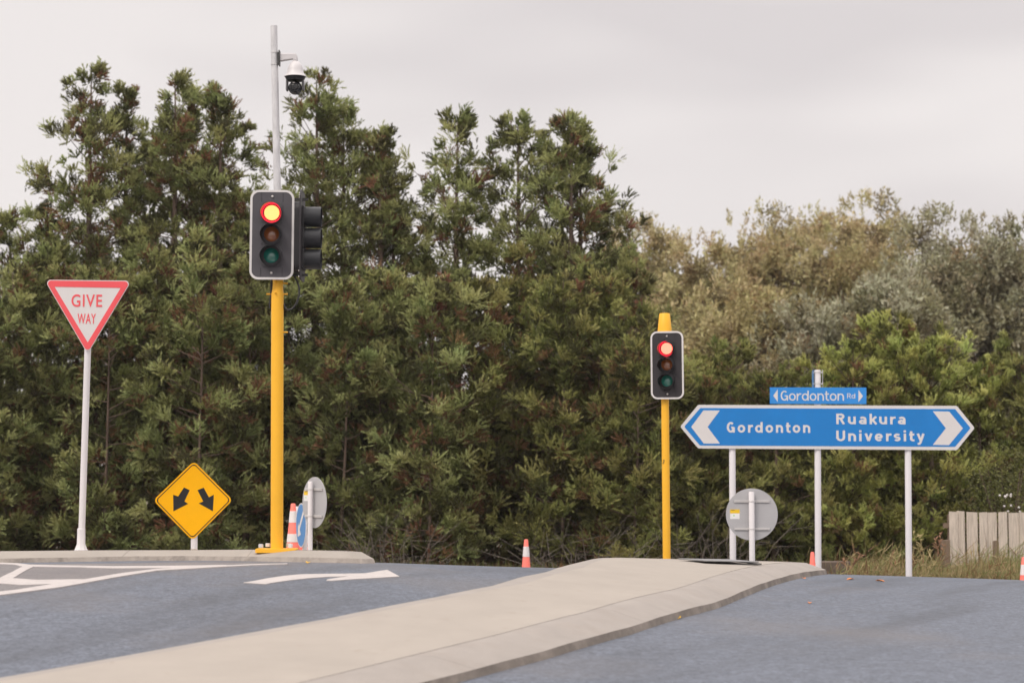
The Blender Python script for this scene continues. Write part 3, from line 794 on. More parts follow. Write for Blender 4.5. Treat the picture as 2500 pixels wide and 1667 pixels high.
MB().lathe((c_.x, 0, 0), [(0, fz(430)), (fr(75), fz(440)), (fr(110), fz(480)), (fr(150), fz(520)), (fr(195), fz(600)), (fr(215), fz(680)), (fr(235), fz(780)), (fr(290), fz(850)), (fr(303), fz(866)), (fr(300), fz(878)), (fr(240), fz(880)), (0, fz(880))], 40).build('hood', M['camera_white'], t)
MB().lathe((c_.x, 0, 0), [(fr(285), fz(881)), (fr(262), fz(930)), (fr(240), fz(985)), (0, fz(990))], 40).build('yoke', M['black'], t)
for sg in (-1, 1): MB().box((c_.x + sg * fr(222), 0, (fz(960) + fz(1270)) / 2), (fr(62), fr(200), abs(fz(960) - fz(1270)))).build('yoke_arm', M['yoke_lit'], t, bevel=.012)
R = fr(190); bz = fz(1180)
bal = MB().lathe((c_.x, 0, bz), [(R * math.sin(u), -R * math.cos(u)) for u in np.linspace(.001, math.pi - .001, 24)], 36)
ball = bal.build('lens_ball', M['black_gloss'], t)
for r0, r1, yy_ in ((.62, .58, -.83), (.36, .30, -.96)):
    MB().lathe((c_.x, 0, bz), [(R * r0, R * yy_), (R * r0, R * yy_ - .008), (R * r1, R * yy_ - .008), (R * r1, R * yy_)], 32, 'Y').build('lens_ring', M['metal_dark'], ball)
MB().box((c_.x - .008, -R * .86, bz + R * .62), (.02, .02, .006)).build('status_mark', M['bolt'], ball)

# --- second signal
YS2 = 25.9
def zs(x, y): return P(1540 + x / 2.341, 730 + y / 2.341, YS2)
base = zs(206, 1475); base.z = g1(base.x, base.y)
t = thing('traffic_signal', 'shorter yellow pole traffic signal with a yellow cap, beside the blue direction sign', 'traffic light', base)
def zs2(x, y): p = zs(x, y) - base; return Vector((p.x, 0, p.z))
pa = zs2(205, 1465); pt = zs2(196, 600); dd = (pt - pa) / (pt.z - pa.z)
p_base = pa - dd * pa.z
MB().tube([p_base - dd * .02, pt + dd * 1.1], .0505, 28).build('pole', M['yellow_paint'], t)
MB().lathe((p_base.x, 0, 0), [(.0, 0), (.14, 0), (.14, .018), (.055, .02)], 24).build('base_plate', M['yellow_paint'], t)
hc = zs2(204, 380)
signal_head(t, Vector((hc.x, -.11, hc.z)), .985, -.006, M['board_dark'], M['module_dark'], M['lamp_red_far'], yaw=-.23)
for dz_ in (.33, -.33): MB().box((hc.x, -.03, hc.z + dz_), (.09, .15, .03)).build('bracket', M['black'], t)
cz0, cz1 = zs2(0, 200).z, zs2(0, 82).z; cx = zs2(193, 0).x
MB().lathe((cx, 0, 0), [(.098, cz0 - .05), (.098, cz0), (.070, cz1 - .012), (.062, cz1), (0, cz1 + .004)], 28).build('cap', M['yellow_paint'], t)
e = zs2(184, 929); ax = (p_base + dd * e.z).x
text_part('number', '3', e.x - .017, e.x + .017, zs2(0, 940).z, zs2(0, 917).z, 0, M['black'], t, bold=.01, slant=.25, bend=(ax, 0, .0515))

# --- direction sign
YN = 29.0
def zn(x, y, Y=YN): return P(1640 + x / 2.8, 860 + y / 2.8, Y)
base = zn(1001, 1430); base.z = g1(base.x, base.y)
t = thing('direction_sign', 'wide blue direction sign reading Gordonton and Ruakura University on three white posts', 'road sign', base)
def nl(pts): return [((zn(x, y) - base).x, (zn(x, y) - base).z) for x, y in pts]
pn_out = [(55, 508), (178, 359), (1943, 366), (2064, 517), (1943, 668), (178, 656)]
MB().prism(rnd_poly(nl(pn_out), [.03, .05, .05, .03, .05, .05]), -.064, -.060).build('sign_panel', M['sign_white'], t)
MB().prism(rnd_poly(nl([(82, 508), (192, 381), (1930, 388), (2036, 517), (1930, 645), (190, 636)]), .025), -.0665, -.0635).build('blue_face', M['sign_blue'], t)
for ch in ([(214, 397), (325, 398), (242, 510), (326, 623), (216, 623), (130, 510)], [(1778, 403), (1890, 405), (1983, 519), (1888, 634), (1778, 632), (1867, 519)]):
    MB().prism(nl(ch), -.068, -.0662).build('chevron', M['sign_white'], t)
def dtext(s, x0, x1, yb, yc, **k):
    q = nl([(x0, yb), (x1, yb), (x0, yc)])
    stroke_text('lettering', s, q[0][0], q[1][0], q[0][1], q[2][1], -.0665, M['sign_white'], t, tilt=-.003, **k)
dtext('Gordonton', 373, 942, 548, 476, w=.185, gap=.24)
dtext('Ruakura', 1120, 1592, 491, 419, w=.185, gap=.24)
dtext('University', 1120, 1722, 606, 534, w=.185, gap=.24)
for (xt, yt, xb, yb) in ((412, 362, 418, 1400), (996, 120, 1001, 1430), (1613, 380, 1621, 1525)):
    a_ = zn(xt, yt) - base; b_ = zn(xb, yb) - base; d_ = (b_ - a_) / (a_.z - b_.z)
    a_.y = b_.y = 0; d_.y = 0
    bx_, = ((base + b_).x,); gz = g1((base + b_).x, YN) - base.z
    bot = a_ + d_ * (a_.z - gz + .05)
    pm = MB().tube([bot, a_ - Vector((0, 0, .012)), a_], [.0465, .0465, .042], 24)
    pm.build('post', M['white_paint'], t)
for yy_ in (420, 600):
    q = nl([(190, yy_), (1930, yy_ + 5)]); MB().add([(q[0][0], -.06, q[0][1] - .02), (q[1][0], -.06, q[1][1] - .02), (q[1][0], -.06, q[1][1] + .02), (q[0][0], -.06, q[0][1] + .02),
        (q[0][0], -.044, q[0][1] - .02), (q[1][0], -.044, q[1][1] - .02), (q[1][0], -.044, q[1][1] + .02), (q[0][0], -.044, q[0][1] + .02)], [(0, 1, 2, 3), (4, 5, 6, 7), (0, 1, 5, 4), (2, 3, 7, 6), (0, 3, 7, 4), (1, 2, 6, 5)]).build('rail', M['rail_metal'], t)
dbase = base.copy()

# --- street name sign above it
def zr(x, y): return P(1840 + x / 7.84, 890 + y / 7.84, YN)
base = zr(1220, 760); base.y = YN - .055
t = thing('street_sign', 'narrow light blue street name sign reading Gordonton Rd above the wide blue sign', 'street sign', base)
def rl_(pts): return [((zr(x, y) - base).x, (zr(x, y) - base).z) for x, y in pts]
MB().prism(rl_([(300, 437), (2144, 441), (2144, 757), (300, 752)]), -.004, .0).build('name_plate', M['sign_sky_blue'], t)
MB().prism(rl_([(365, 596), (450, 475), (450, 716)]), -.006, -.0035).build('arrow', M['sign_white'], t)
MB().prism(rl_([(2078, 604), (1992, 484), (1992, 720)]), -.006, -.0035).build('arrow', M['sign_white'], t)
q = rl_([(508, 690), (1716, 690), (508, 500)])
stroke_text('lettering', 'Gordonton', q[0][0], q[1][0], q[0][1], q[2][1], -.004, M['sign_white'], t, w=.125, gap=.085, tilt=-.002)
q = rl_([(1776, 648), (1930, 648), (1776, 552)])
stroke_text('lettering', 'Rd', q[0][0], q[1][0], q[0][1], q[2][1], -.004, M['sign_white'], t, w=.12, gap=.1)
MB().box((0, .006, rl_([(0, 590)])[0][1]), (.12, .014, .16)).build('clamp', M['rail_metal'], t)
# the blade of the cross street, seen edge-on
base = zr(1165, 430); base.y = YN
t = thing('street_sign', 'street name blade seen edge-on at the very top of the middle white post', 'street sign', base)
q = rl_([(1140, 430), (1165, 90), (1158, 90)])
zt = zr(0, 95).z - base.z
xo = zr(1152, 0).x - base.x
MB().box((xo + .022, .26, zt / 2 - .01), (.006, .62, zt + .02), rz=-.118).build('name_plate', M['keep_left_blue'], t)
cxm = zr(1222, 0).x - base.x
for yy_ in (150, 365):
    zq = zr(0, yy_).z - base.z
    cm = MB().lathe((cxm, 0, zq), [(.0475, -.012), (.05, -.012), (.05, .012), (.0475, .012)], 24)
    cm.box((cxm + .0585, -.005, zq), (.02, .05, .022)); cm.box((cxm - .0585, -.005, zq), (.02, .05, .022))
    cm.build('clamp', M['rail_metal'], t)
MB().box((cxm + .072, -.0, zt / 2), (.006, .03, zt)).build('clamp_bar', M['rail_metal'], t)

# --- sign backs (round discs)
def disc_sign(label, cpx, cpy, Y, R, yaw, post, rails, sticker, base_px, plate=False, ground_h=0.0):
    c = P(cpx, cpy, Y)
    b = P(base_px[0], base_px[1], Y); b.z = g1(b.x, b.y) + ground_h
    t = thing('disc_sign', label, 'road sign', b)
    r = Matrix.Rotation(yaw, 3, 'Z')
    ux = r @ Vector((1, 0, 0)); nn = r @ Vector((0, 1, 0))     # nn: the way the sign face looks
    lc = c - b
    off = nn * .052
    lc = lc - Vector((off.x, 0, 0))
    n = 64; vs = []
    for s_ in (0, .004):
        for k in range(n):
            a = 2 * math.pi * k / n; vs.append(lc + off + nn * s_ + ux * (R * math.cos(a)) + Vector((0, 0, R * math.sin(a))))
    MB().add(vs, [tuple(range(n)), tuple(range(2 * n - 1, n - 1, -1))] + [(i, i + n, (i + 1) % n + n, (i + 1) % n) for i in range(n)]).build('disc', M['aluminium'], t)
    (xt, yt, rp_) = post
    ptop = P(xt, yt, Y) - b; ptop.y = 0; q = ptop * 1.0
    MB().tube([(0, 0, -.05), q - Vector((0, 0, .012)), q], [rp_, rp_, rp_ * .86], 24).build('post', M['white_paint'], t)
    for (dz_, half) in rails:
        o_ = lc + Vector((0, 0, dz_)) + nn * .042
        rm = MB()
        for h_, dd_ in ((.0075, 0), (-.0075, 0)):
            rm.box(o_ + Vector((0, 0, h_)), (half * 2, .014, .011), rot=r)
        rm.box(o_ + nn * .006, (half * 2, .006, .026), rot=r)
        rail = rm.build('rail', M['rail_metal'], t)
        cxp = (q * ((lc.z + dz_) / q.z))
        MB().lathe((cxp.x, 0, lc.z + dz_), [(rp_ + .001, -.006), (rp_ + .004, -.006), (rp_ + .004, .006), (rp_ + .001, .006)], 24).build('strap', M['rail_metal'], rail)
    if sticker:
        dx, dzs, w_, h_ = sticker
        so = lc + ux * dx + Vector((0, 0, dzs)) + nn * .0515
        st = MB().box(so - Vector((0, 0, h_ * .2)), (w_, .001, h_ * .6), rot=r).build('sticker', M['sticker_white'], t)
        MB().box(so + Vector((0, 0, h_ * .3)), (w_ * 1.02, .001, h_ * .42), rot=r).build('yellow_band', M['sticker_yellow'], st)
        mk = MB()
        mk.box(so + Vector((0, 0, h_ * .44)) - nn * .001 - ux * (w_ * .2), (w_ * .4, .001, h_ * .04), rot=r)
        mk.build('print', M['black'], st)
        gm = MB(); n = 12
        gv = [so - Vector((0, 0, h_ * .14)) - nn * .001 - ux * (w_ * .1) + ux * (w_ * .09 * math.cos(2 * math.pi * k / n)) + Vector((0, 0, w_ * .09 * math.sin(2 * math.pi * k / n))) for k in range(n)]
        gm.add(gv, [tuple(range(n))]).build('emblem', M['sticker_green'], st, smooth=0)
    if plate:
        MB().box((.05, 0, .006), (.26, .22, .022)).build('base_plate', M['white_paint'], t, bevel=.004)
    return t
YR = 25.4
kx = YR / FPX
disc_sign('grey back of a round sign on a low white post before the blue sign', 1836.8, 1255.4, YR, 63.2 * kx, 0.0,
          (1640 + 545 / 2.8, 860 + 952 / 2.8, .0365), [(32 * kx, 43 * kx), (-35 * kx, 43 * kx)], (-41.5 * kx, .5 * kx, 23 * kx, 23 * kx), (1640 + 550 / 2.8, 1365))
YL = 23.4
kx = YL / FPX
disc_sign('grey back of a round sign turned half sideways beside the tall yellow pole', 767, 1226, YL, 62 * kx, -0.98,
          (600 + 884 / 5.6, 1120 + 305 / 5.6, .029), [(32 * kx, 43 * kx), (-33 * kx, 43 * kx)], (-41 * kx, 15 * kx, 26 * kx, 24 * kx), (600 + 878 / 5.6, 1345), plate=True, ground_h=.111)

# --- keep left sign, seen nearly edge-on
YK = 24.8
c = P(734.8, 1281.6, YK); b = P(600 + 712 / 5.6, 1348, YK); b.z = g1(b.x, b.y)
t = thing('keep_left_sign', 'blue disc with a white arrow, seen almost edge-on between the striped cones', 'road sign', b)
yaw = -1.24; r = Matrix.Rotation(yaw, 3, 'Z'); ux = r @ Vector((1, 0, 0)); nn = r @ Vector((0, -1, 0)); R = 53.6 * YK / FPX; lc = c - b
def kl(u, w_, d=0.): return lc + ux * (u * R) + Vector((0, 0, w_ * R)) + nn * d
def kdisc(rad, d0, d1):
    n = 48; vs = [kl(rad * math.cos(2 * math.pi * k / n), rad * math.sin(2 * math.pi * k / n), d) for d in (d0, d1) for k in range(n)]
    return MB().add(vs, [tuple(range(n)), tuple(range(2 * n - 1, n - 1, -1))] + [(i, i + n, (i + 1) % n + n, (i + 1) % n) for i in range(n)])
kdisc(1.0, -.004, 0).build('disc', M['sign_white'], t)
kdisc(.95, 0, .0015).build('blue_face', M['keep_left_blue'], t)
ar = [(.58, .80), (.72, .62), (-.22, -.20), (.05, -.42), (-.62, -.55), (-.55, .12), (-.36, -.06)]
vs = [kl(u, w_, .003) for u, w_ in ar]
MB().add(vs, [tuple(range(len(ar)))]).build('arrow', M['sign_white'], t, smooth=0)
pt = lc - nn * .05 + Vector((0, 0, R * .6))
MB().tube([(pt.x, pt.y, -.05), pt - Vector((0, 0, .012)), pt], [.03, .03, .025], 20).build('post', M['white_paint'], t)
for q_ in (.1, .42): MB().box(lc - nn * .05 + Vector((0, 0, R * .6 - q_)), (.02, .08, .02), rot=r).build('bracket', M['metal_dark'], t)
pk = P(600 + 705 / 5.6, 1120 + 648 / 5.6, 26.7); gk = g1(pk.x, 26.7)
t = thing('marker_post', 'white post with rounded top showing between the near cone and the blue disc', 'post', (pk.x, 26.7, gk))
hk = pk.z - gk
MB().tube([(0, 0, -.05), (0, 0, hk - .012), (0, 0, hk)], [.034, .034, .028], 20).build('post', M['white_paint'], t)
MB().lathe((0, 0, hk - .16), [(.034, 0), (.038, .002), (.038, .022), (.034, .024)], 20).build('strap', M['metal_dark'], t)

# --- road cones
def cone(label, px, py_top, Y, h, bands, lean=0.0, r0=.03, slope=.115, base_w=.36):
    tp = P(px, py_top, Y); gz = g1(tp.x, Y); h = tp.z - gz
    t = thing('traffic_cone', label, 'traffic cone', (tp.x, Y, gz), 'road cones')
    nb = len(bands); zb = [h] + [h - f_ for f_ in bands] + [.03]
    rb = r0 + (h - .03) * slope
    MB().lathe((0, 0, 0), [(0, h), (r0 * .8, h), (r0 + .001, h - .012), (rb, .03)], 28).build('cone_body', M['cone_orange'], t)
    for i in range(1, nb + 1, 2):
        a, b_ = zb[i], max(zb[i + 1], .03)
        if a <= b_: continue
        ra, rb = r0 + (h - a) * slope, r0 + (h - b_) * slope
        MB().lathe((0, 0, 0), [(ra - .002, a + .001), (ra + .003, a), (rb + .003, b_), (rb - .002, b_ - .001)], 28).build('reflective_band', M['cone_white'], t)
    MB().prism(rrect(0, 0, base_w, base_w, .05), -.02, .016).build('base', M['cone_orange'], t, loc=(0, 0, .02)).rotation_euler = (math.pi / 2, 0, 0)
    return t
pxm = lambda n_, Y: n_ / 5.6 / FPX * Y
cone('orange cone with two white bands just right of the tall yellow pole', 600 + 649 / 5.6, 1120 + 607 / 5.6, 25.6, .6, [pxm(104, 25.6), pxm(258, 25.6), pxm(412, 25.6), pxm(522, 25.6)], slope=.098)
cone('orange cone with two white bands half hidden behind the blue keep left disc', 600 + 775 / 5.6, 1120 + 622 / 5.6, 26.0, .6, [pxm(104, 26.), pxm(258, 26.), pxm(417, 26.), pxm(522, 26.)], slope=.10)
cone('orange cone with one white band alone on the road before the hedge', 1208.5 * K, 1238 * K, 29.6, .6, [17.5 / FPX * 29.6, 42 / FPX * 29.6], slope=.085, r0=.028)
cone('small orange cone tip showing over the island nose beside the middle post', 1866 * K, 1267 * K, 27.2, .4, [.22, .3], r0=.024, slope=.10)
cone('orange cone with one white band at the right edge of the verge', 2352 * K, 1279 * K, 28.5, .6, [18 / FPX * 28.5, 43 / FPX * 28.5], r0=.032, slope=.10)

# --- service cover on the right island
cp = hit(1250 + 945 / 1.8816, 1300 + 140 / 1.8816, H_R)
t = thing('service_cover', 'tilted steel service cover lying in the long concrete island', 'cover', (cp.x, cp.y, cp.z + .006))
o = MB().box((0, 0, .02), (.62, .80, .012)).build('lid', M['lid_steel'], t, bevel=.003); o.rotation_euler = (-.012, .03, .3); o.location = (0, 0, .006)
MB().ring(rrect(0, 0, .68, .86, .02, 2), rrect(0, 0, .60, .78, .02, 2), -.006, .006).build('frame', M['metal_dark'], t).rotation_euler = (math.pi / 2, 0, .3)

# ------------------------------------------------------------------ fence, stumps, edging
YF = 36.5
def zf(x, y, Y=YF): return P(2000 + x / 4.704, 1180 + y / 4.704, Y)
b = zf(1500, 900); b.z = g1(b.x, YF) - .0
t = thing('fence', 'weathered grey vertical board fence at the right edge behind the long grass', 'fence', b)
x = 0.0; rr = random.Random(3)
bm_ = [MB(), MB(), MB()]
zt0 = zf(0, 325).z - b.z
edges = []
while x < 5.5:
    w_ = rr.choice([.14, .16, .19, .2]); top_ = zt0 - x * .012 + rr.uniform(-.015, .015)
    yy_ = rr.choice([0, .022]) ; bm_[0 if rr.random() < .6 else 1].prism(rnd_poly([(x, -.15), (x + w_, -.15), (x + w_ + rr.uniform(-.004, .004), top_), (x, top_ + rr.uniform(-.01, .01))], .006, 2), yy_, yy_ + .02)
    x += w_ + rr.choice([-.01, .004, .008, .03])
pan = MB()
for q in bm_[:2]:
    pan.add(q.v, q.f, 0)
pan.build('board_panel', M['wood_grey'], t)
rl = MB()
for zq in (.3, zt0 - .25): rl.box((2.7, .07, zq), (5.6, .045, .09))
rl.build('rail', M['wood_brown'], t)
for px_ in (0.05, 2.5, 5.0): MB().box((px_, .14, zt0 / 2 - .1), (.1, .09, zt0 + .1)).build('post', M['wood_brown'], t)
for (x0_, x1_, y0_, lab) in ((1400, 1495, 645, 'short cut wooden post at the left end of the board fence'), (2000, 2050, 650, 'thin cut wooden post in the grass before the board fence')):
    q = zf((x0_ + x1_) / 2, y0_, 35.6); w_ = (x1_ - x0_) / 4.704 / FPX * 35.6; gz = g1(q.x, 35.6)
    o = MB().prism(rnd_poly([(-w_ / 2, -.05), (w_ / 2, -.05), (w_ / 2 * .96, q.z - gz), (-w_ / 2 * .98, q.z - gz - .012)], .008, 2), -w_ / 2, w_ / 2).build('wooden_stump', M['wood_brown'], None, (q.x, 35.6, gz))
    tag(o, lab, 'post', 'cut posts by the fence')
q0 = zf(-60, 890, 32.6); q1 = zf(350, 893, 32.6); gz = g1(q0.x, 32.6)
o = MB().box(((q1.x - q0.x) / 2, 0, (q0.z - gz) / 2 - .05), (q1.x - q0.x, .2, q0.z - gz + .1)).build('edging_block', M['edging'], None, (q0.x, 32.6, gz), bevel=.02)
tag(o, 'low brown edging block behind the island nose, left of the long grass', 'edging')

# ------------------------------------------------------------------ foliage
LM = {}
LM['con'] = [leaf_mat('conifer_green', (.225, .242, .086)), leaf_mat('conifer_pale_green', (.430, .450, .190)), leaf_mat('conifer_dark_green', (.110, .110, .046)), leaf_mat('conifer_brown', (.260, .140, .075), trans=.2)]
LM['cyp'] = [leaf_mat('cypress_green', (.215, .225, .070)), leaf_mat('cypress_olive', (.385, .380, .135)), leaf_mat('cypress_dark', (.105, .104, .042)), leaf_mat('cypress_brown', (.24, .135, .068), trans=.2)]
LM['gold'] = [leaf_mat('golden_green', (.33, .345, .095)), leaf_mat('golden_tip', (.55, .56, .195)), leaf_mat('golden_dark', (.15, .155, .05)), leaf_mat('golden_brown', (.28, .18, .085), trans=.2)]
LM['wil'] = [leaf_mat('willow_olive', (0.360, 0.302, 0.140)), leaf_mat('willow_pale', (0.528, 0.456, 0.246)), leaf_mat('willow_dark', (0.192, 0.160, 0.074)), leaf_mat('willow_tan', (0.396, 0.292, 0.140), trans=.2)]
LM['pop'] = [leaf_mat('silver_leaf', (0.282, 0.257, 0.146)), leaf_mat('silver_pale', (0.408, 0.398, 0.276)), leaf_mat('silver_dark', (0.138, 0.123, 0.065)), leaf_mat('silver_tan', (0.264, 0.199, 0.106), trans=.2)]

def unit(a): return a / np.maximum(np.linalg.norm(a, axis=-1, keepdims=True), 1e-9)

def blades(start, direc, length, width, r):
    """One thin triangle per row."""
    n = len(start)
    side = unit(np.cross(direc, unit(r.normal(size=(n, 3)))))
    w = (width[:, None] / 2) * side
    mid = start + direc * length[:, None] * .35
    v = np.stack([start, mid + w, start + direc * length[:, None], mid - w], 1).reshape(-1, 3)
    f_ = np.arange(n * 4).reshape(-1, 4)
    return v, f_

def conifer(name, label, cat, x, y, top, R, mats, seed, dens=1.0, group=None, shape='cone', blade=1.0, plume=1.0, brown=.10, low=.02, trunk_r=None, droop=0.0, bare=0.0):
    """A conifer: tapered trunk with limbs, and brush-like plumes of blades along every limb."""
    r = np.random.default_rng(seed)
    gz = g1(x, y) if y < 40 else g1(x, 33) ; H = top - gz - .22
    t = thing(name, label, cat, (x, y, gz), group)
    lx, ly = r.uniform(-.15, .15, 2)
    def axis(u): return np.stack([lx * np.sin(u * 2.2), ly * np.sin(u * 2.6), u * H], -1)
    tr = MB(); us = np.linspace(0, 1, 14)
    tr_r = trunk_r or (.035 + .011 * H)
    tr.tube([Vector(p) for p in axis(us)], [max(.008, tr_r * (1 - u) ** .9 + .006) for u in us], 8)
    nb = int(H * (1 - low) * 16 * dens)
    hb = np.sort(r.uniform(low, .985, nb))
    az = r.uniform(0, 2 * math.pi, nb)
    if shape == 'cone': prof = np.minimum(1, ((1 - hb) / .38)) ** .62 * (.86 + .14 * np.sin(hb * 9 + seed)) + .07
    elif shape == 'column': prof = np.minimum(1, ((1 - hb) / .30)) ** .75 * (.9 + .1 * np.sin(hb * 7 + seed)) + .06
    else: prof = np.sqrt(np.clip(1 - (np.clip(hb - .35, 0, 1) / .66) ** 2, 0, 1)) * .95 + .1
    L = R * prof * r.choice([.55, .8, 1.0, 1.18], nb, p=[.22, .28, .34, .16]) * r.uniform(.85, 1.1, nb)
    el = np.radians(r.uniform(-4, 22, nb) + 42 * hb ** 3 - droop)
    d = np.stack([np.cos(az) * np.cos(el), np.sin(az) * np.cos(el), np.sin(el)], -1)
    b0_ = axis(hb)
    lift = .16 * L
    def along(i, s): return b0_[i] + d[i] * (L[i] * s)[:, None] + np.stack([0 * s, 0 * s, lift[i] * s ** 2], -1)
    for i in range(0, nb, 2):
        if L[i] < .3: continue
        pts = along(np.array([i] * 4), np.array([0, .35, .7, 1.0])); rr0 = .007 + .007 * L[i]
        tr.tube([Vector(p) for p in pts], [rr0, rr0 * .75, rr0 * .5, .003], 4, cap=False)
    tr.build('trunk', M['bark'], t, smooth=60)
    # sprays along the limbs, each a fan of brush-like plumes, each plume a brush of blades
    m_per = np.maximum(1, np.round(1.5 + L * 2.6 * dens)).astype(int); bi = np.repeat(np.arange(nb), m_per); ns = len(bi)
    s = np.clip(1 - r.beta(.9, 1.8, ns) * .9, .08, 1)
    sidev = np.stack([-np.sin(az[bi]), np.cos(az[bi]), 0 * s], -1)
    cs = along(bi, s) + sidev * (r.normal(size=ns) * .22 * L[bi] * (1.2 - s))[:, None] + r.normal(size=(ns, 3)) * .05
    so = unit(np.stack([np.cos(az[bi]), np.sin(az[bi]), .50 + .6 * hb[bi] - droop / 45], -1) + sidev * (r.normal(size=ns) * .4)[:, None] + r.normal(size=(ns, 3)) * .22)
    ssz = plume * r.choice([.62, .88, 1.1, 1.4], ns, p=[.30, .38, .22, .10]) * r.uniform(.9, 1.1, ns) * np.where(hb[bi] > .88, .72, 1.0)
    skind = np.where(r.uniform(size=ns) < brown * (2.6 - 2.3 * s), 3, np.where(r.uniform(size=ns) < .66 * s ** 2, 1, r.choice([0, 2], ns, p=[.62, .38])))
    npl, nbld = 17, 20
    upb = .50 if shape == 'round' else .22
    qi = np.repeat(np.arange(ns), npl); n = len(qi)
    ax = unit(so[qi] * .70 + unit(r.normal(size=(n, 3))) * r.uniform(.5, 1.05, n)[:, None] + np.array([0, 0, upb]))
    c = cs[qi] + ax * (r.uniform(.0, .12, n) * ssz[qi])[:, None] + r.normal(size=(n, 3)) * .035
    pl = r.uniform(.10, .20, n) * ssz[qi]
    kind = np.where(r.uniform(size=n) < .88, skind[qi], r.choice([0, 1, 2], n))
    pi_ = np.repeat(np.arange(n), nbld); N = len(pi_)
    u = r.uniform(-.05, 1, N) ** .8 if False else r.uniform(-.05, 1, N)
    st = c[pi_] + ax[pi_] * (u * pl[pi_])[:, None]
    dr = unit(ax[pi_] + unit(r.normal(size=(N, 3))) * .52 + np.array([0, 0, .08]))
    ln = blade * r.uniform(.055, .10, N) * (1.1 - .35 * np.clip(u, 0, 1))
    side = unit(np.cross(dr, unit(r.normal(size=(N, 3))))) * (blade * r.uniform(.0062, .0100, N))[:, None]
    v_ = np.stack([st + side, st - side, st + dr * ln[:, None]], 1).reshape(-1, 3)
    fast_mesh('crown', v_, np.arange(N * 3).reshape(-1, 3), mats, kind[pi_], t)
    return t

def broadleaf(name, label, x, y, top, R, mats, seed, n_clump=210, per=250, group=None, leaf=(.17, .065), low=.05):
    r = np.random.default_rng(seed); gz = g1(x, 33) - .15; H = top - gz
    t = thing(name, label, 'tree', (x, y, gz), group)
    tr = MB()
    fork = .22 * H; tr.tube([(0, 0, -.1), (.05, 0, fork * .5), (0, .05, fork)], [.30, .24, .2], 10)
    # crown: clumps scattered through an irregular ellipsoid
    u = unit(r.normal(size=(n_clump, 3))); rad = r.uniform(.35, 1, n_clump) ** .55
    lob = 1 + .16 * np.sin(u[:, 0] * 5 + seed) + .14 * np.sin(u[:, 2] * 6 + seed * 2) + .1 * np.sin(u[:, 1] * 7)
    hh = (1 - low) * H / 2
    c = np.stack([u[:, 0] * R * rad * lob, u[:, 1] * R * rad * lob, low * H + hh + u[:, 2] * hh * rad * np.minimum(lob, 1.0 + .0 * lob)], -1)
    for i in range(0, n_clump, 4):
        e = Vector(c[i]); a = Vector((0, 0, fork * r.uniform(.7, 1.3))); m_ = a.lerp(e, .5) + Vector((r.normal() * .2, r.normal() * .2, .25))
        tr.tube([a, m_, e], [.075, .045, .012], 5, cap=False)
    tr.build('trunk', M['bark'], t, smooth=60)
    cs = r.uniform(.45, 1.0, n_clump) * R / 3.6
    tone = r.choice([0, 1, 2, 3], n_clump, p=[.40, .32, .18, .1])
    pi_ = np.repeat(np.arange(n_clump), per); N = len(pi_)
    q = unit(r.normal(size=(N, 3))) * (r.uniform(0, 1, N) ** .42)[:, None]
    st = c[pi_] + q * cs[pi_][:, None] * np.array([1, 1, 1.05])
    dr = unit(q * .6 + r.normal(size=(N, 3)) * .55 + np.array([.05, 0, .18]))
    # wispy shoots that break the outline
    v_, f_ = blades(st, dr, r.uniform(.7, 1.3, N) * leaf[0], r.uniform(.7, 1.3, N) * leaf[1], r)
    k = np.where(r.uniform(size=N) < .75, tone[pi_], r.integers(0, 3, N))
    ns = 110; us = unit(r.normal(size=(ns, 3))); us[:, 2] = np.abs(us[:, 2])
    sc_ = np.stack([us[:, 0] * R * .95, us[:, 1] * R * .95, low * H + hh + us[:, 2] * hh * .95], -1); sd = unit(us * .5 + np.array([0, 0, .8]) + r.normal(size=(ns, 3)) * .3)
    p2 = np.repeat(np.arange(ns), 26); w_ = r.uniform(0, .55, len(p2)); st2 = sc_[p2] + sd[p2] * w_[:, None] + r.normal(size=(len(p2), 3)) * .05
    v2, f2 = blades(st2, unit(sd[p2] + r.normal(size=(len(p2), 3)) * .5), r.uniform(.7, 1.2, len(p2)) * leaf[0], r.uniform(.6, 1.1, len(p2)) * leaf[1], r)
    fast_mesh('crown', np.concatenate([v_, v2]), np.concatenate([f_, f2 + len(v_)]), mats, np.concatenate([k, r.integers(0, 2, len(p2))]), t)
    return t

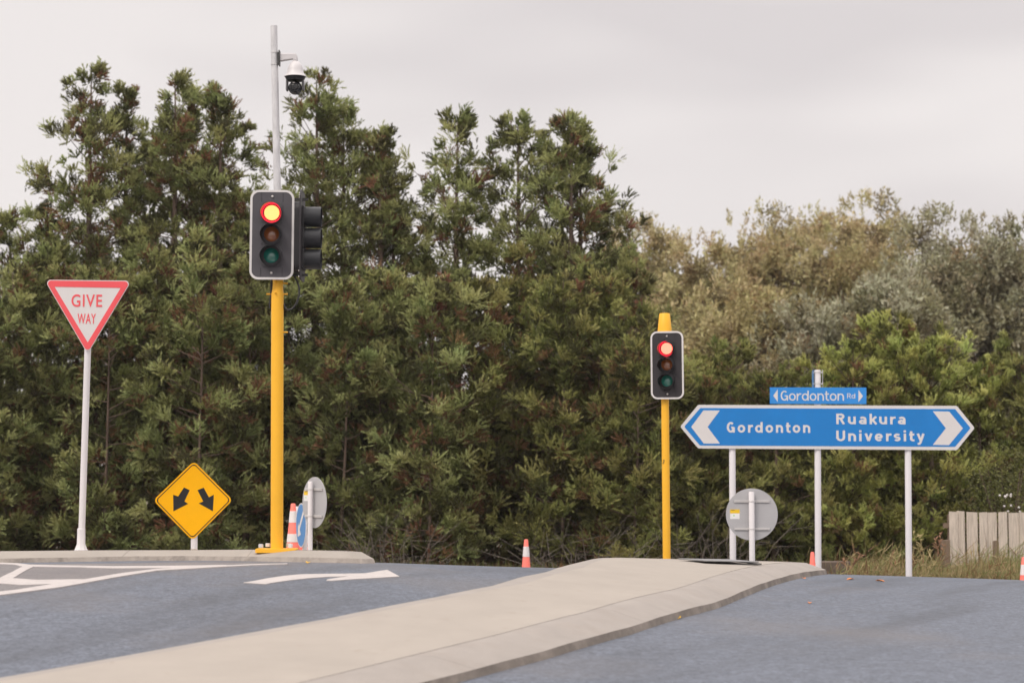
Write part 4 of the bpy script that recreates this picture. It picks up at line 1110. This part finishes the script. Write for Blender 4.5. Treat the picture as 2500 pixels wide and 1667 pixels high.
def wx(dx, Y): return (dx * K - 1250) / FPX * Y
def wz(dy, Y): return P(1250, dy * K, Y).z
GT = 'tall conifers of the shelterbelt'
tall = [  # photo x, photo top y (2352 px wide view), radius, Y, label
 (6, 480, .9, 40.6, 'conifer cut by the left edge of the picture'),
 (88, 455, .7, 40.0, 'low pointed conifer left of the give way sign with sky on both sides'),
 (209, 138, 1.25, 40.4, 'tallest conifer at left, its thin top straight above the give way sign'),
 (290, 187, 1.15, 41.0, 'dark conifer with a blunt tip between the give way sign and the diamond sign'),
 (384, 155, 1.10, 40.2, 'tall conifer with a wispy leader rising over the diamond sign'),
 (430, 190, 1.10, 41.2, 'bushy topped conifer right of the wispy leader over the diamond sign'),
 (487, 207, 1.15, 40.5, 'conifer with a brown stained top left of the galvanised mast'),
 (556, 430, .95, 40.0, 'lower conifer whose brown branch tips reach the near signal head'),
 (712, 160, 1.15, 40.4, 'conifer with a bare feathery top just behind the dome camera'),
 (784, 232, 1.3, 40.9, 'conifer with a swept leader right of the dome camera'),
 (858, 272, 1.05, 40.3, 'slim conifer with a bare lower trunk right of the near signal'),
 (915, 365, .7, 40.8, 'shorter conifer at the left side of the sky gap'),
 (985, 575, .8, 40.2, 'low conifer filling the foot of the sky gap'),
 (1062, 260, 1.3, 40.5, 'conifer with a rounded pointed tip at the right side of the sky gap'),
 (1183, 258, 1.3, 41.0, 'conifer with a needle thin leader above the lone road cone'),
 (1306, 254, 1.25, 40.4, 'tall conifer with an open tufted top left of the shorter signal'),
 (1345, 305, 1.1, 40.9, 'conifer at the right end of the tall row with branches reaching out'),
 (1430, 560, 1.0, 40.2, 'low conifer shoulder ending the tall row beside the pale trees'),
]
for i, (dx, dy, R, Y, lab) in enumerate(tall):
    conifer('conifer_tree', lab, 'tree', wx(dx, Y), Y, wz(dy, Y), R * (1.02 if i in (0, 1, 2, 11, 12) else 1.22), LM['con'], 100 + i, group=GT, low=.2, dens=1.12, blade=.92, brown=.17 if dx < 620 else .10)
GF = 'bushy conifers along the front of the shelterbelt'
front = [(-90, 650), (10, 600), (120, 560), (240, 610), (350, 560), (450, 520), (560, 590), (670, 560), (780, 640), (880, 600), (985, 640), (1090, 640), (1190, 560), (1290, 620), (1390, 600), (1450, 700), (1520, 830)]
fl_ = ['bushy conifer outside the left edge of the picture', 'bushy conifer at the left edge beside the give way sign', 'bushy conifer directly behind the give way sign', 'bushy conifer just right of the give way post', 'bushy conifer behind the left half of the diamond sign', 'bushy conifer behind the right half of the diamond sign', 'bushy conifer left of the tall yellow pole', 'bushy conifer behind the tall yellow pole', 'bushy conifer right of the half turned disc sign', 'bushy conifer above the end of the left island', 'bushy conifer over the painted turn arrow tip', 'bushy conifer left of the lone cone', 'bushy conifer behind the lone cone', 'bushy conifer right of the lone cone', 'bushy conifer between the lone cone and shorter signal', 'bushy conifer just left of the shorter yellow pole', 'low conifer directly behind the shorter yellow pole']
for i, ((dx, dy), lab) in enumerate(zip(front, fl_)):
    Y = 38.3 + .85 * ((i * 37) % 5 - 2) / 2
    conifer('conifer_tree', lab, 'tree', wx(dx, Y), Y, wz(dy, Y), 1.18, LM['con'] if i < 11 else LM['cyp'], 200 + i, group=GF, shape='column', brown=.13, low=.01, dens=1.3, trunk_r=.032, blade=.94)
GB = 'cypress bushes behind the blue direction sign'
bush = [(1590, 870, 1.0, 38.6, 'cyp', 'dark cypress bush left of the blue sign panel'), (1680, 815, 1.1, 39.2, 'cyp', 'feathery cypress bush above the left chevron of the blue sign'),
 (1775, 865, 1.1, 38.8, 'cyp', 'low cypress bush left of the street name sign'), (1880, 850, 1.0, 39.4, 'gold', 'small golden cypress right behind the street name sign'),
 (1960, 790, 1.1, 39.0, 'gold', 'golden cypress bush over the word Ruakura'), (2055, 745, 1.25, 39.4, 'gold', 'tallest golden cypress bush with spiky bright shoots'),
 (2150, 790, 1.15, 39.0, 'gold', 'golden cypress bush over the right chevron of the blue sign'), (2245, 850, 1.1, 39.6, 'gold', 'golden cypress bush above the board fence'),
 (2340, 800, 1.2, 40.2, 'cyp', 'dark cypress bush at the right edge behind the fence'), (2440, 830, 1.2, 39.8, 'cyp', 'dark cypress bush outside the right edge of the picture')]
for i, (dx, dy, R, Y, mk_, lab) in enumerate(bush):
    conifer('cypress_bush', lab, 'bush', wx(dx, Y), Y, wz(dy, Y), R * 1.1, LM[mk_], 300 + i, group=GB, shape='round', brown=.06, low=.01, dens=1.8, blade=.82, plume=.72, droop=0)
GW = 'pale trees far behind the shelterbelt'
wil = [(1480, 500, 2.3, 72, 'wil', 'pale olive tree showing just right of the tall conifers'), (1600, 545, 2.2, 70, 'wil', 'lower olive tree above the shorter signal cap'),
 (1745, 470, 2.6, 74, 'wil', 'olive tree with wispy top left of the street name sign'), (1890, 480, 2.5, 76, 'wil', 'olive tree behind the street name sign'),
 (2000, 450, 2.6, 73, 'wil', 'tallest olive tree left of the narrow sky gap'), (2165, 485, 2.5, 64, 'pop', 'silvery tree right of the narrow sky gap'),
 (2270, 510, 2.5, 63, 'pop', 'silvery tree above the right end of the blue sign'), (2370, 500, 2.6, 65, 'pop', 'silvery tree cut by the right edge of the picture'),
 (1690, 640, 2.2, 62, 'wil', 'low olive tree between shorter signal and street name sign'), (1860, 700, 2.2, 60, 'pop', 'low silvery tree rising behind the street name sign'), (2050, 640, 2.3, 60, 'pop', 'low silvery tree behind the golden cypress shoots')]
for i, (dx, dy, R, Y, mk_, lab) in enumerate(wil):
    broadleaf('willow_tree' if mk_ == 'wil' else 'silver_tree', lab, wx(dx, Y), Y, wz(dy, Y), R, LM[mk_], 400 + i, group=GW)

r = np.random.default_rng(55); n = 70000
tx = r.uniform(-14.5, 12.5, n); ty = r.uniform(41.3, 43.2, n); tz = r.uniform(0, 1, n) ** .8 * (3.6 + .5 * np.sin(tx * 1.3)) * np.where(tx > 4, .62, 1)
st = np.stack([tx, ty, G(tx, 0 * tx + 33) + tz - .1], -1)
v1, f1 = blades(st, unit(r.normal(size=(n, 3)) + np.array([0, 0, .3])), r.uniform(.18, .4, n), r.uniform(.05, .10, n), r)
tag(fast_mesh('thicket', v1, f1, [LM['con'][3], LM['con'][2]], r.choice([0, 0, 1], n)), 'dark brown thicket filling the depth behind the trees', 'thicket', kind='stuff')

# shrub with made-up bright gap spots and dead brush at the foot of the hedge
def dead_brush(label, dx, dy, Y, w_, seed):
    r = np.random.default_rng(seed); x = wx(dx, Y); gz = g1(x, Y); H = wz(dy, Y) - gz
    mb = MB()
    for k in range(30):
        a = r.uniform(-1, 1); p0 = Vector((a * w_ * .5, r.uniform(-.3, .3), -.05)); h_ = H * r.uniform(.45, 1.05) * (1 - .3 * abs(a))
        p1 = p0 + Vector((a * .25 + r.normal() * .18, r.normal() * .2 - .1, h_ * .55)); p2 = p1 + Vector((a * .4 + r.normal() * .3, r.normal() * .2 - .1, h_ * .45))
        mb.tube([p0, p1, p2], [.008, .006, .003], 4, cap=False)
        for j in range(5):
            q = p1.lerp(p2, r.uniform()) if j % 2 else p0.lerp(p1, r.uniform(.3, 1)); e = q + Vector((r.normal() * .25, r.normal() * .15, r.normal() * .16 + .06))
            mb.tube([q, e], [.004, .002], 3, cap=False)
    o = mb.build('dead_bush', M['twig_grey'], None, (x, Y, gz)); tag(o, label, 'dead bush', 'bare twig bushes under the hedge')
dead_brush('bare grey twig bush right of the half turned disc sign', 900, 1150, 36.4, 1.6, 1)
dead_brush('bare grey twig bush between the lone cone and the shorter signal', 1340, 1180, 36.3, 1.8, 2)
dead_brush('bare grey twig bush behind the round sign back at right', 1640, 1130, 36.6, 1.6, 3)
r = np.random.default_rng(77); Y = 38.0; x = wx(2310, Y); gz = g1(x, 33)
t = thing('dark_shrub', 'dark shrub with white beads standing in for bright gaps above the board fence', 'shrub', (x, Y, gz))
stm = MB()
for k in range(9):
    a = r.uniform(0, 6.28); stm.tube([(0, 0, -.05), (math.cos(a) * .3, math.sin(a) * .3, 1.1), (math.cos(a) * .6, math.sin(a) * .5, 2.0)], [.03, .02, .006], 5, cap=False)
stm.build('stem', M['bark'], t)
c = r.normal(size=(9000, 3)) * np.array([.55, .4, .55]) + np.array([0, 0, 1.35])
v_, f_ = blades(c, unit(r.normal(size=(9000, 3))), r.uniform(.05, .10, 9000), r.uniform(.014, .026, 9000), r)
fast_mesh('crown', v_, f_, LM['cyp'], r.choice([0, 2, 2], 9000), t)
spots = MB()  # pale beads added in place of bright gaps in the foliage
for k in range(24):
    q = Vector((r.choice([-.22, .12, .3]) + r.normal() * .10, -.75 + r.normal() * .05, 1.30 + r.normal() * .26))
    spots.lathe(q, [(0.001, -.022), (.02, -.009), (.022, .009), (.001, .022)], 7)
spots.build('gap_spot', M['gap_spot'], t)

# ------------------------------------------------------------------ grass, weeds, leaves
GM = [leaf_mat('grass_green', (.17, .20, .065), hue=.02), leaf_mat('grass_straw', (.38, .30, .15), hue=.01), leaf_mat('grass_olive', (.24, .21, .09), hue=.02), leaf_mat('grass_rust', (.20, .10, .05), hue=.01)]
r = np.random.default_rng(9); n = 40000
gxp = r.uniform(4.9, 13.5, n); gyp = r.uniform(30.6, 36.4, n)
kp = r.uniform(size=n) < np.clip((gxp - 4.6) / 2.2, .10, 1); gxp, gyp = gxp[kp], gyp[kp]; n = len(gxp)
cl_ = np.sin(gxp * 2.1 + gyp) * np.sin(gyp * 1.7 - gxp * .8)
hgt = r.uniform(.15, .36, n) * (1 + .5 * cl_) * (.75 + .25 * np.clip((gxp - 5) / 4, 0, 1)) + np.where(r.uniform(size=n) < .03, .35, 0)
st = np.stack([gxp, gyp, G(gxp, gyp) - .02], -1)
dr = unit(np.stack([r.normal(size=n) * .3 + .1, r.normal(size=n) * .3, np.ones(n)], -1))
gm_ = np.where(gxp > 8.2, r.choice([0, 0, 0, 2, 1], n), r.choice([1, 1, 2, 3, 0], n))
v1, f1 = blades(st, dr, hgt, r.uniform(.010, .02, n), r)
top_ = st + dr * hgt[:, None] * .8; dr2 = unit(dr + r.normal(size=(n, 3)) * .45 + np.array([.2, 0, -.3]))
v2, f2 = blades(top_, dr2, hgt * .55, r.uniform(.008, .016, n), r)
tag(fast_mesh('grass', np.concatenate([v1, v2]), np.concatenate([f1, f2 + len(v1)]), GM, np.concatenate([gm_, gm_])), 'rough green and straw coloured grass on the verge before the fence', 'grass', kind='stuff')
n = 14000; gxp = r.uniform(-13, 8, n); gyp = r.uniform(34.5, 37.5, n)
st = np.stack([gxp, gyp, G(gxp, gyp) - .02], -1); dr = unit(np.stack([r.normal(size=n) * .4, r.normal(size=n) * .4, np.ones(n)], -1))
v1, f1 = blades(st, dr, r.uniform(.12, .42, n), r.uniform(.014, .026, n), r)
tag(fast_mesh('undergrowth', v1, f1, [LM['cyp'][0], LM['cyp'][2], GM[3]], r.choice([0, 1, 1, 2], n)), 'dark undergrowth along the foot of the hedge', 'undergrowth', kind='stuff')

def weed(label, x0, y0, Y, tips, m, seed, seedhead=True):
    r = np.random.default_rng(seed); b = zf(x0, y0, Y); b.z = g1(b.x, Y) - .01
    t = thing('weed', label, 'weed', b, 'dry weeds by the verge')
    s_ = MB(); hd = MB()
    for (x1, y1) in tips:
        e = zf(x1, y1, Y) - b; m_ = e * .5 + Vector((-.05 * (1 if e.x > 0 else -1), 0, .06))
        s_.tube([(0, 0, 0), m_ * .5 + Vector((0, 0, .02)), m_, e], [.009, .008, .007, .003], 5)
        for k in range(9):
            q = m_.lerp(e, r.uniform(.2, 1)); w = q + Vector((r.normal() * .05, r.normal() * .04, .03 + r.uniform(0, .05)))
            hd.tube([q, q.lerp(w, .5), w], [.003, .012, .002], 5)
    s_.build('stalk', m, t); hd.build('seed_head', m, t)
wm = mat('dry_stalk', (.30, .17, .10), .9, var=.2); wm2 = mat('straw_stalk', (.36, .29, .14), .9, var=.2)
weed('reddish dry weed leaning right beside the island nose', 320, 1010, 32.0, [(490, 810), (280, 890), (440, 870)], wm, 1)
weed('straw coloured stalks left of the right hand sign post', 810, 940, 33.0, [(905, 760), (835, 800), (930, 830)], wm2, 2)
weed('thin dry stalks right of the right hand sign post', 1200, 880, 34.0, [(1075, 560), (1290, 760), (1140, 560)], wm2, 3)
weed('brown dry weed at the foot of the cut post', 1380, 800, 35.0, [(1330, 640), (1400, 560), (1460, 690)], wm, 4)
weed('pale stalk leaning left in the grass right of the right hand sign post', 1260, 1040, 32.0, [(1090, 830), (1340, 900)], wm2, 5)

def leaf_on(label, px, py, h, m, size=.045):
    p = hit(px, py, h); r = random.Random(int(px)); mb = MB()
    a = r.uniform(0, 3); pts = [(-1, 0, 0), (-.4, .42, .25), (.3, .38, .35), (1, 0, .1), (.3, -.38, .3), (-.4, -.42, .2), (0, 0, .05)]
    mb.add([Matrix.Rotation(a, 3, 'Z') @ Vector((x * size, y * size, z * size)) for x, y, z in pts], [(0, 1, 6), (1, 2, 6), (2, 3, 6), (3, 4, 6), (4, 5, 6), (5, 0, 6)])
    o = mb.build('fallen_leaf', m, None, (p.x, p.y, p.z + .004), smooth=0)
    s = o.modifiers.new('thickness', 'SOLIDIFY'); s.thickness = .002
    tag(o, label, 'leaf', 'fallen leaves')
leaf_on('orange leaf on the right lane nearest the island nose', 1963, 1412.5, 0, M['leaf_orange'])
leaf_on('orange leaf on the right lane below the right sign posts', 2076, 1415, 0, M['leaf_orange'], .055)
leaf_on('tan leaf on the right lane near the rightmost post', 2149, 1419, 0, M['leaf_orange'], .06)
leaf_on('orange leaf lying in the middle of the right lane', 1977, 1472.5, 0, M['leaf_orange'], .04)
leaf_on('gold leaf against the foot of the long island kerb', 1655, 1509.5, 0, M['leaf_gold'], .06)
leaf_on('small orange leaf at the kerb foot further up the long island', 1811, 1454, 0, M['leaf_orange'], .045)
leaf_on('gold leaf at the foot of the left island kerb', 752, 1374.5, 0.0, M['leaf_gold'], .05)

# ------------------------------------------------------------------ added veil that lifts the dark tones
hz = MB().box((0, 170, 7.5), (640, 480, 22)).build('lift_haze', [], None, smooth=0)
tag(hz, 'faint pale veil added to lift the dark tones', kind='stuff')
hm = bpy.data.materials.new('lift_haze'); hm.use_nodes = True
hn = hm.node_tree; hn.nodes.clear()
ho = hn.nodes.new('ShaderNodeOutputMaterial'); hv = hn.nodes.new('ShaderNodeVolumePrincipled')
hv.inputs['Color'].default_value = (.95, .90, .88, 1); hv.inputs['Density'].default_value = .00032; hv.inputs['Anisotropy'].default_value = .2
hn.links.new(hv.outputs[0], ho.inputs['Volume'])
hz.data.materials.append(hm)
